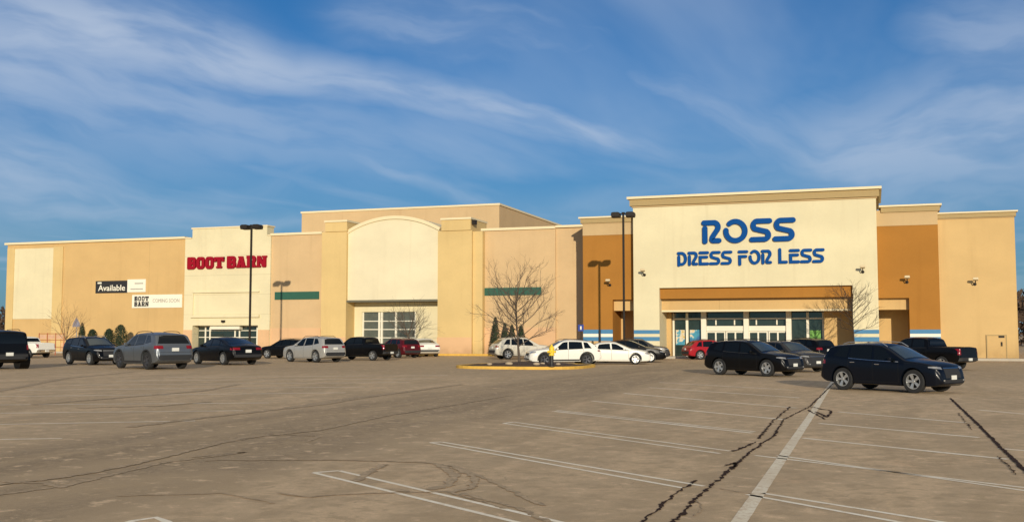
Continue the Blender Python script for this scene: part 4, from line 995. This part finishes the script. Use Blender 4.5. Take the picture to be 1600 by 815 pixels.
def place(root, S, xl, xr, yb, head0, yt):
    """stand the vehicle on the ground so that it spans the given picture columns; heading is clockwise from the view axis"""
    sp = S.sp; cx = (xl + xr) / 2; Hm = max(z for _, z in sp['top']) + (.04 if sp['rails'] else 0); k = root.scale[0]
    def solve(head, k, n=25):
        hz = R(head - 19); d = Vector((math.sin(hz), math.cos(hz))); nn = Vector((d.y, -d.x)); L2, hw, wb = S.L2 * k, S.h * k, sp['wb'] / 2 * k
        X, Y = gr(cx, yb - 3)
        def ext(X, Y):
            xs = []; ys = []
            for a in (-1, 1):
                for b in (-1, 1):
                    for z in (.6, 1.0): xs.append(proj(X + d.x * L2 * a * .985 + nn.x * hw * b * .9, Y + d.y * L2 * a * .985 + nn.y * hw * b * .9, z * k)[0])
                    ys.append(proj(X + d.x * wb * a + nn.x * hw * b, Y + d.y * wb * a + nn.y * hw * b, 0)[1])
            return min(xs), max(xs), max(ys)
        for _ in range(n):
            a, b, y = ext(X, Y); px, py = proj(X, Y, 0); X, Y = gr(px + (cx - (a + b) / 2), max(526, py + (yb - y) * .8))
        a, b, y = ext(X, Y); return X, Y, a, b, y
    X, Y, a, b, y = solve(head0, k); best = None
    for _ in range(3):
        t = proj(X, Y, Hm * k)[1]; g = proj(X, Y, 0)[1]; want = Hm * k * (g - yt) / max(1, g - t) / Hm
        k = min(1.17, max(.90, want)); X, Y, a, b, y = solve(head0, k)
    for dh in range(-16, 17, 2):
        X, Y, a, b, y = solve(head0 + dh, k, 14); e = abs((b - a) - (xr - xl)) + .12 * abs(dh)
        if best is None or e < best[0]: best = (e, head0 + dh)
    X, Y, a, b, y = solve(best[1], k); root.scale = (k, k, k); hz = R(best[1] - 19)
    if Y > 79.0 and X > -26: X, Y = X * 79.0 / Y, 79.0
    root.location = (X, Y, 0); root.rotation_euler = (0, 0, math.pi / 2 - hz)
    print('PLACE %-30s want %4d-%4d got %4d-%4d yb %d/%d top %d/%d k %.2f head %d  pos %.1f %.1f' % (root['label'][:30], xl, xr, a, b, yb, y, yt, proj(X, Y, Hm * k)[1], k, best[1], X, Y))
P_BLACK = paint('black', (.003, .003, .0035)); P_NAVY = paint('navy_black', (.003, .005, .010)); P_SILV = paint('silver', (.42, .41, .38), .3, .35)
P_WHITE = paint('white', (.80, .78, .70)); P_PEARL = paint('pearl', (.62, .58, .48), .1); P_RED = paint('red', (.34, .012, .02)); P_DRED = paint('dark_red', (.085, .006, .010)); P_SLATE = paint('slate_grey', (.17, .185, .20), .6, .35)
P_GRAPH = paint('graphite', (.045, .043, .042), .2)
V = [
 # kind, paint, label, category, name, options, xl, xr, yb, heading
 ('boxy', P_BLACK, 'boxy black off-roader seen from behind, cut off by the left edge of the photo', 'SUV', 'parked_suv', dict(style='six', alloy=DALLOY, s=.98), -70, 46, 577, 514, -50),
 ('pickup', P_WHITE, 'white pickup truck parked just behind the boxy black off-roader', 'pickup', 'parked_pickup', dict(s=.96, chrome=True), -25, 102, 559, 530, -47),
 ('suv', P_BLACK, 'black SUV facing the camera, between the white pickup and the grey SUV with roof rails', 'SUV', 'parked_suv', dict(s=.96, style='ten', chrome=True), 97, 196, 570, 524, 137),
 ('suv', P_SLATE, 'grey SUV with black wheel arch trim and roof rails seen from behind at the left', 'SUV', 'parked_suv', dict(clad=True, style='five', alloy=DALLOY, s=.99), 175, 301, 577, 517, -47),
 ('sedan', P_BLACK, 'black sedan seen from behind in front of the cream boot store entrance', 'sedan', 'parked_sedan', dict(s=1.04, style='ten'), 296, 409, 570, 522, -44),
 ('suv', P_BLACK, 'small black SUV mostly hidden behind the silver crossover', 'SUV', 'parked_suv', dict(s=.93), 403, 492, 560, 529, -47),
 ('suv', P_SILV, 'silver crossover seen from behind left of the black pickup', 'SUV', 'parked_suv', dict(s=.98, style='five'), 441, 540, 566, 524, -44),
 ('pickup', P_BLACK, 'black pickup truck with upright red tail light right of the silver crossover', 'pickup', 'parked_pickup', dict(s=1.0), 512, 624, 563, 526, -42),
 ('suv', P_DRED, 'dark red SUV seen from behind between the black pickup and a white sedan', 'SUV', 'parked_suv', dict(s=.98, clad=True), 586, 657, 559, 527, -40),
 ('sedan', P_WHITE, 'white sedan seen from behind, last in the row below the vacant store', 'sedan', 'parked_sedan', dict(s=.97, clad=True), 632, 687, 557, 528, -36),
 ('wagon', P_PEARL, 'pale beige wagon facing right behind the trunk of the bare tree on the island', 'wagon', 'parked_wagon', dict(s=1.0), 763, 868, 561, 525, 72),
 ('wagon', P_WHITE, 'white crossover with black wheel arch trim facing left behind the planted island', 'SUV', 'parked_suv', dict(clad=True, style='fivetwin', alloy=DALLOY, s=1.02), 817, 941, 571, 529, -101),
 ('sedan', P_WHITE, 'white sedan facing right behind the tail of the white crossover', 'sedan', 'parked_sedan', dict(s=.96, style='five'), 905, 1011, 569, 533, 80),
 ('sedan', P_BLACK, 'black sedan facing right just beyond the white sedan', 'sedan', 'parked_sedan', dict(s=1.0, style='ten'), 936, 1026, 566, 530, 82),
 ('suv', P_GRAPH, 'dark SUV facing right, parked beyond the black sedan by the left tower pier', 'SUV', 'parked_suv', dict(s=.90), 962, 1041, 562, 528, 84),
 ('wagon', P_RED, 'bright red hatchback in front of the glazed store entrance', 'hatchback', 'parked_hatchback', dict(s=.95), 1063, 1160, 559, 529, 75),
 ('suv', P_BLACK, 'black SUV facing right, second nearest the camera, below the store entrance', 'SUV', 'parked_suv', dict(s=1.0, style='five', chrome=False), 1101, 1258, 588, 529, 138),
 ('suv', P_GRAPH, 'dark grey SUV half hidden behind the black SUV, facing right', 'SUV', 'parked_suv', dict(s=.98, clad=True), 1172, 1296, 581, 531, 139),
 ('suv', P_BLACK, 'black SUV seen from behind, mostly hidden by the dark grey SUV and the navy SUV', 'SUV', 'parked_suv', dict(s=.97, clad=True), 1206, 1300, 568, 527, -50),
 ('pickup', P_BLACK, 'black pickup truck with red tail light parked behind the nearest navy SUV', 'pickup', 'parked_pickup', dict(s=1.0, chrome=False), 1368, 1523, 578, 528, -52),
 ('suv', P_NAVY, 'nearest vehicle, a navy black SUV with chrome window trim facing right', 'SUV', 'parked_suv', dict(s=1.0, style='fivetwin', chrome=True, clad=False), 1283, 1509, 614, 533, 140),
]
for (kind, pm, lab, cat, nm, opt, xl, xr, yb, yt, hd) in V:
    r_, S_ = make_vehicle(kind, pm, lab, cat, nm, group='vehicles parked in the lot', **opt)
    place(r_, S_, xl, xr, yb, hd, yt)

# ------------------------------------------------------------------ light poles
def light_pole(px, pyb, h, label, yaw):
    X, Y = gr(px, pyb); T = Thing('light_pole', (X, Y, 0), label, 'lamp post', 'car park light poles')
    T.part('base', MB().lathe([(0, 0), (.30, 0), (.30, .75), (.27, .8), (0, .8)], (X, Y, 0), 'z', 20), CONC, smooth=True)
    T.part('pole', MB().box(X - .07, X + .07, Y - .07, Y + .07, .801, h), GREYM, bevel=.02)
    c_, s_ = math.cos(yaw), math.sin(yaw)
    T.part('pole_cap', MB().box(X - .11, X + .11, Y - .11, Y + .11, h + .001, h + .06), GREYM)
    for i, (a, b) in enumerate(((-1, 0), (1, 0), (-1, -1), (1, -1))):
        # two heads on each side, one behind the other
        px_, py_ = a * .52, b * .42 + .21
        x = X + px_ * c_ - py_ * s_; y = Y + px_ * s_ + py_ * c_
        hd = MB(); L_, W_ = .31, .17
        prof = [(-L_, -.12), (-L_ * .9, -.26), (L_ * .9, -.26), (L_, -.12), (L_ * .95, .06), (L_ * .6, .11), (-L_ * .6, .11), (-L_ * .95, .06)]
        vs = []
        for sg, k in ((-1, .75), (-.8, 1), (.8, 1), (1, .75)):
            for u, z in prof:
                lx = px_ + u; ly = py_ + sg * W_; vs.append((X + lx * c_ - ly * s_, Y + lx * s_ + ly * c_, h - .05 + z * k))
        n = len(prof); fs = [(q * n + i_, q * n + (i_ + 1) % n, (q + 1) * n + (i_ + 1) % n, (q + 1) * n + i_) for q in range(3) for i_ in range(n)] + [tuple(range(n)), tuple(range(4 * n - 1, 3 * n - 1, -1))]
        hd.add(vs, fs); T.part('lamp_head', hd, GREYM, fixn=True)
        T.part('bracket', MB().tube([(X, Y, h - .06), (x - a * .3 * c_, y - a * .3 * s_, h - .06)], .03, 6), GREYM)
light_pole(975.5, 563.0, 10.45, 'dark light pole standing before the left caramel wing, right of the two', R(4))
light_pole(389.5, 558.5, 10.55, 'dark light pole standing before the crimson lettered store front', R(4))

# ------------------------------------------------------------------ bare trees
BARK = mat('grey_bark', (.10, .075, .055), .9, var=.3, nscale=9, bump=.5, bscale=40)
def bare_tree(px, pyb, h, spread, label, seed, trunk_h=.28, r0=.07, leader=True, lev=5, bark=BARK, Yc=84.0):
    X, Y = gr(px, pyb); rnd = random.Random(seed)
    X, Y = (X * Yc / Y, Yc) if Yc and Y > Yc else (X, Y)
    T = Thing('bare_tree', (X, Y, 0), label, 'tree', 'bare winter trees'); tk, cr = MB(), MB()
    th = h * trunk_h
    def rv(d, ang):
        ax = d.cross(Vector((rnd.uniform(-1, 1), rnd.uniform(-1, 1), rnd.uniform(-1, 1)))).normalized(); return Matrix.Rotation(ang, 3, ax) @ d
    def br(p, d, L, r, lv):
        pts = [p]; n = 4 if lv < 3 else 3; dd = d.copy(); 
        for k in range(n):
            dd = rv(dd, rnd.uniform(.03, .22)); dd = (dd + Vector((0, 0, .07 if lv < 3 else .10))).normalized(); pts.append(pts[-1] + dd * L / n)
        cr.tube(pts, [max(.0035, r * (1 - .6 * k / n)) for k in range(n + 1)], 5 if lv < 3 else 3, False)
        if lv >= lev: return
        for k in range(rnd.randint(4, 6) if lv < 3 else rnd.randint(2, 4)):
            f = rnd.uniform(.25, 1); i = min(n - 1, int(f * n)); q = pts[i].lerp(pts[i + 1], f * n - i if f < 1 else 1)
            br(q, rv(dd, rnd.uniform(.4, .95)), L * rnd.uniform(.38, .62), r * .5, lv + 1)
    # leader
    pts = [Vector((X, Y, 0))]; d = Vector((rnd.uniform(-.04, .04), 0, 1)).normalized()
    n = 10
    for k in range(n): d = (d + Vector((rnd.uniform(-.05, .05), rnd.uniform(-.05, .05), .1))).normalized(); pts.append(pts[-1] + d * (h * (.86 if leader else trunk_h + .1)) / n)
    tk.tube(pts, [r0 * (1.25 if k == 0 else 1) * (1 - (.82 if leader else .3) * k / n) for k in range(n + 1)], 8)
    top = h * (.86 if leader else trunk_h + .1)
    nb = 22 if leader else 12
    for k in range(nb):
        zf = trunk_h + (.86 - trunk_h) * (k / nb) ** .9 if leader else trunk_h + .1 * k / nb
        f = zf * h / top * n; i = min(n - 1, int(f)); q = pts[i].lerp(pts[i + 1], min(1, f - i)); a = k * 2.4 + rnd.uniform(-.4, .4)
        up = .25 + .9 * ((zf - trunk_h) / (1 - trunk_h)) + rnd.uniform(-.05, .2) if leader else rnd.uniform(.5, 1.6)
        d = Vector((math.cos(a), math.sin(a), up)).normalized(); env = math.sin(math.pi * min(1, .28 + .75 * (zf - trunk_h) / (1 - trunk_h)))
        br(q, d, (spread * (.30 + .22 * env) if leader else h * .55) * rnd.uniform(.75, 1.05), r0 * .36, 2 if not leader else 2)
    T.part('trunk', tk, bark, smooth=True); T.part('branches', cr, bark)
bare_tree(812, 568, 4.35, 4.9, 'large bare tree growing on the planted island', 4, .26, .085, Yc=57.5)
bare_tree(637, 553, 4.9, 4.4, 'small bare tree before the vacant store entrance, behind the dark red SUV', 14, .30, .085, leader=False, lev=4)
bare_tree(103, 556, 4.6, 3.4, 'small bare tree by the cream panel at the far left', 23, .25, .06, leader=False, lev=4, bark=mat('pale_bark', (.26, .17, .09), .9, var=.3))
bare_tree(1337, 558, 4.9, 4.0, 'slender bare tree before the right pier of the cream tower', 31, .40, .07, leader=True, lev=4, bark=mat('dark_bark', (.05, .035, .025), .9, var=.3), Yc=79.6)

# ------------------------------------------------------------------ evergreens
m, nt, p = new_mat('evergreen_foliage'); tc = nd(nt, 'ShaderNodeNewGeometry')
nt.links.new(mixc(nt, rng(nt, noise(nt, tc.outputs['Position'], 6, 4), .3, .7), (.007, .018, .007), (.032, .052, .018)), p.inputs['Base Color']); p.inputs['Roughness'].default_value = .8
EVG = m
def evergreen(px, Y, h, r, label, seed, name='evergreen_shrub', cone=True):
    X = fx(px, Y, 540); rnd = random.Random(seed); T = Thing(name, (X, Y, 0), label, 'shrub', 'evergreen shrubs along the store walls'); mb = MB()
    for k in range(2600):
        t_ = rnd.random() ** (1.1 if cone else .8); a = rnd.uniform(0, 6.283)
        rad = r * ((1 - t_) ** .62 * (1 + .10 * math.sin(5 * a + seed) + .06 * math.sin(13 * t_ * 3 + a * 3)) if cone else math.sqrt(max(0, 1 - (2 * t_ - .75) ** 2 / 1.6)) * (1 + .12 * math.sin(3 * a + seed)))
        rad *= rnd.uniform(.72, 1.05) if rnd.random() < .8 else rnd.uniform(.2, .8)
        q = Vector((X + math.cos(a) * rad, Y + math.sin(a) * rad, .12 + t_ * (h - .12)))
        u = Vector((rnd.uniform(-1, 1), rnd.uniform(-1, 1), rnd.uniform(.2, 1.6))).normalized(); v = u.cross(Vector((math.cos(a), math.sin(a), .1))).normalized(); s_ = rnd.uniform(.05, .11)
        mb.add([q - v * s_ * .4, q + v * s_ * .4, q + u * s_ * 1.5], [(0, 1, 2)])
    T.part('trunk', MB().tube([(X, Y, 0), (X, Y, h * .6)], [.06, .02], 6), BARK); T.part('foliage', mb, EVG)
evergreen(774, 84.6, 3.25, .62, 'tall pointed evergreen by the vacant store, tallest of the clipped cones', 1, 'evergreen_tree')
evergreen(789, 84.6, 2.75, .55, 'pointed evergreen next right of the tallest clipped cone', 2, 'evergreen_tree')
evergreen(800, 84.9, 2.6, .5, 'pointed evergreen left of the trunk of the island tree', 3, 'evergreen_tree')
evergreen(814, 84.6, 2.55, .6, 'pointed evergreen behind the trunk of the island tree', 4, 'evergreen_tree')
YS = 85.0
evergreen(127.5, YS, 2.95, .62, 'round topped evergreen right of the grey sign on the left wall', 5)
evergreen(144, YS, 2.3, .6, 'low evergreen second from the left along the tan wall', 6, cone=False)
evergreen(170, YS, 2.35, .6, 'low evergreen third from the left along the tan wall', 7, cone=False)
evergreen(188, YS, 2.75, .7, 'broad domed evergreen rightmost along the tan wall', 8, cone=False)

# ------------------------------------------------------------------ small street things
SGREY = mat('sign_back_grey', (.24, .24, .30), .5); SBLUE = mat('parking_sign_blue', (.03, .06, .30), .4)
X, Y = fx(119, 79, 540), 79.0
T = Thing('traffic_sign', (X, Y, 0), 'grey pointed traffic sign seen from the back beside the small bare tree', 'sign')
T.part('post', MB().tube([(X, Y, 0), (X, Y, 3.3)], .035, 8), mat('galvanised', (.3, .3, .3), .5, metal=.5))
z0 = 2.55; T.part('sign_plate', MB().prism([(X - .46, z0), (X + .46, z0), (X + .36, z0 + .35), (X, z0 + .9), (X - .36, z0 + .35)], Y - .06, Y - .04), SGREY)
X, Y = fx(908, 78.5, 540), 78.5
T = Thing('parking_sign', (X, Y, 0), 'small blue parking sign on a post before the shaded strip of wall', 'sign')
T.part('post', MB().tube([(X, Y, 0), (X, Y, 2.55)], .03, 8), GREYM); T.part('sign_plate', MB().box(X - .22, X + .22, Y - .05, Y - .032, 2.1, 2.6), SBLUE)
T.part('sign_symbol', MB().box(X - .06, X + .06, Y - .056, Y - .051, 2.22, 2.48), BANW)
for px, lb in ((937, 'dark post standing before the blue stripes left of the light pole'),):
    X, Y = fx(px, 80, 540), 80.0
    T = Thing('bollard', (X, Y, 0), lb, 'bollard'); T.part('post', MB().lathe([(0, 0), (.09, 0), (.09, 2.15), (.06, 2.22), (0, 2.23)], (X, Y, 0), 'z', 14), GREYM, smooth=True); T.part('base_plate', MB().box(X - .16, X + .16, Y - .16, Y + .16, 0, .02), GREYM)
# cart corral at the far left
xa_, xb_ = fx(61, 76, 530), fx(100, 76, 530); yc = 76.0; RUST = mat('corral_red', (.40, .10, .05), .6, var=.3, nscale=4)
T = Thing('cart_corral', ((xa_ + xb_) / 2, yc, 0), 'low cart corral with reddish rail boards at the far left beyond the white pickup', 'cart corral')
for x in (xa_, (xa_ * 2 + xb_) / 3, (xa_ + 2 * xb_) / 3, xb_): T.part('post', MB().tube([(x, yc, 0), (x, yc, 1.98)], .04, 8), RUST)
for z in (1.92, 1.35, .7): T.part('rail', MB().tube([(xa_, yc + .06, z), (xb_, yc + .06, z)], .03, 6), RUST)
for i_ in range(3):
    a = xa_ + (xb_ - xa_) * (i_ + .12) / 3; b = xa_ + (xb_ - xa_) * (i_ + .88) / 3; T.part('board', MB().box(a, b, yc - .03, yc - .01, 1.45, 1.82), mat('corral_board', (.62, .38, .24), .7, var=.3, nscale=2.5))
# hydrant
X, Y = gr(862, 570.5, .22); HY = mat('hydrant_yellow', (.80, .55, .03), .45); HB = mat('hydrant_black', (.02, .02, .02), .5)
T = Thing('fire_hydrant', (X, Y, .18), 'fire hydrant with yellow top and black barrel on the planted island', 'hydrant')
zb0 = .18; T.part('barrel', MB().lathe([(0, zb0), (.17, zb0), (.17, zb0 + .05), (.10, zb0 + .07), (.10, zb0 + .55), (0, zb0 + .55)], (X, Y, 0), 'z', 18), HB, smooth=True)
T.part('bonnet', MB().lathe([(0, zb0 + .551), (.15, zb0 + .551), (.15, zb0 + .60), (.13, zb0 + .62), (.13, zb0 + .88), (.15, zb0 + .89), (.15, zb0 + .93), (.10, zb0 + 1.02), (.05, zb0 + 1.07), (.05, zb0 + 1.13), (0, zb0 + 1.13)], (X, Y, 0), 'z', 18), HY, smooth=True)
for d in ((-1, 0), (1, 0), (0, -1)): T.part('nozzle', MB().tube([(X + d[0] * .10, Y + d[1] * .10, zb0 + .75), (X + d[0] * .22, Y + d[1] * .22, zb0 + .75)], [.06, .068], 10), HY, smooth=True)
# pale stones on the mulch
ST = mat('pale_stone', (.42, .33, .22), .9, var=.3, nscale=6)
for i_, (px, py, r_) in enumerate([(795, 568.5, .18), (838, 568.8, .16), (848, 568.5, .13), (765, 569, .12), (872, 569, .11)]):
    X, Y = gr(px, py, .22); rnd = random.Random(i_); bm = bmesh.new(); bmesh.ops.create_icosphere(bm, subdivisions=2, radius=r_)
    for v in bm.verts: v.co = Vector((v.co.x * 1.25, v.co.y, v.co.z * .6)) * rnd.uniform(.86, 1.1)
    me = bpy.data.meshes.new('stone'); bm.to_mesh(me); bm.free(); me.materials.append(ST); me.shade_smooth(); o = bpy.data.objects.new('stone', me); C.objects.link(o); o.location = (X, Y, .24)
    tag(o, 'pale stone lying on the dark mulch of the planted island', 'stone', 'stones on the mulch bed')
# far woods at both ends of the stores
m, nt, p = new_mat('far_woods'); tc = nd(nt, 'ShaderNodeNewGeometry')
nt.links.new(mixc(nt, rng(nt, noise(nt, tc.outputs['Position'], .35, 5), .3, .7), (.035, .022, .014), (.10, .06, .035)), p.inputs['Base Color']); p.inputs['Roughness'].default_value = .9
rnd = random.Random(9); mb = MB()
for k in range(22000):
    sgm = rnd.random(); x, y = ((rnd.uniform(8, 75), rnd.uniform(172, 205)) if sgm < .42 else (rnd.uniform(-230, -150), rnd.uniform(140, 210)))
    hh = (7.5 if x > 0 else 6.5) * (1 + .22 * math.sin(x * .31) + .12 * math.sin(x * 1.13 + y)); z = hh * rnd.random() ** .75
    s_ = rnd.uniform(.25, .7); u = Vector((rnd.uniform(-1, 1), rnd.uniform(-1, 1), rnd.uniform(-.5, 1.5))).normalized(); v = u.cross(Vector((0, 1, .2))).normalized(); q = Vector((x, y, z))
    mb.add([q - v * s_ * .5, q + v * s_ * .5, q + u * s_ * 1.6], [(0, 1, 2)])
tag(mb.build('distant_woods', m), 'brown leafless woods seen past the ends of the stores', 'woods', kind='stuff')
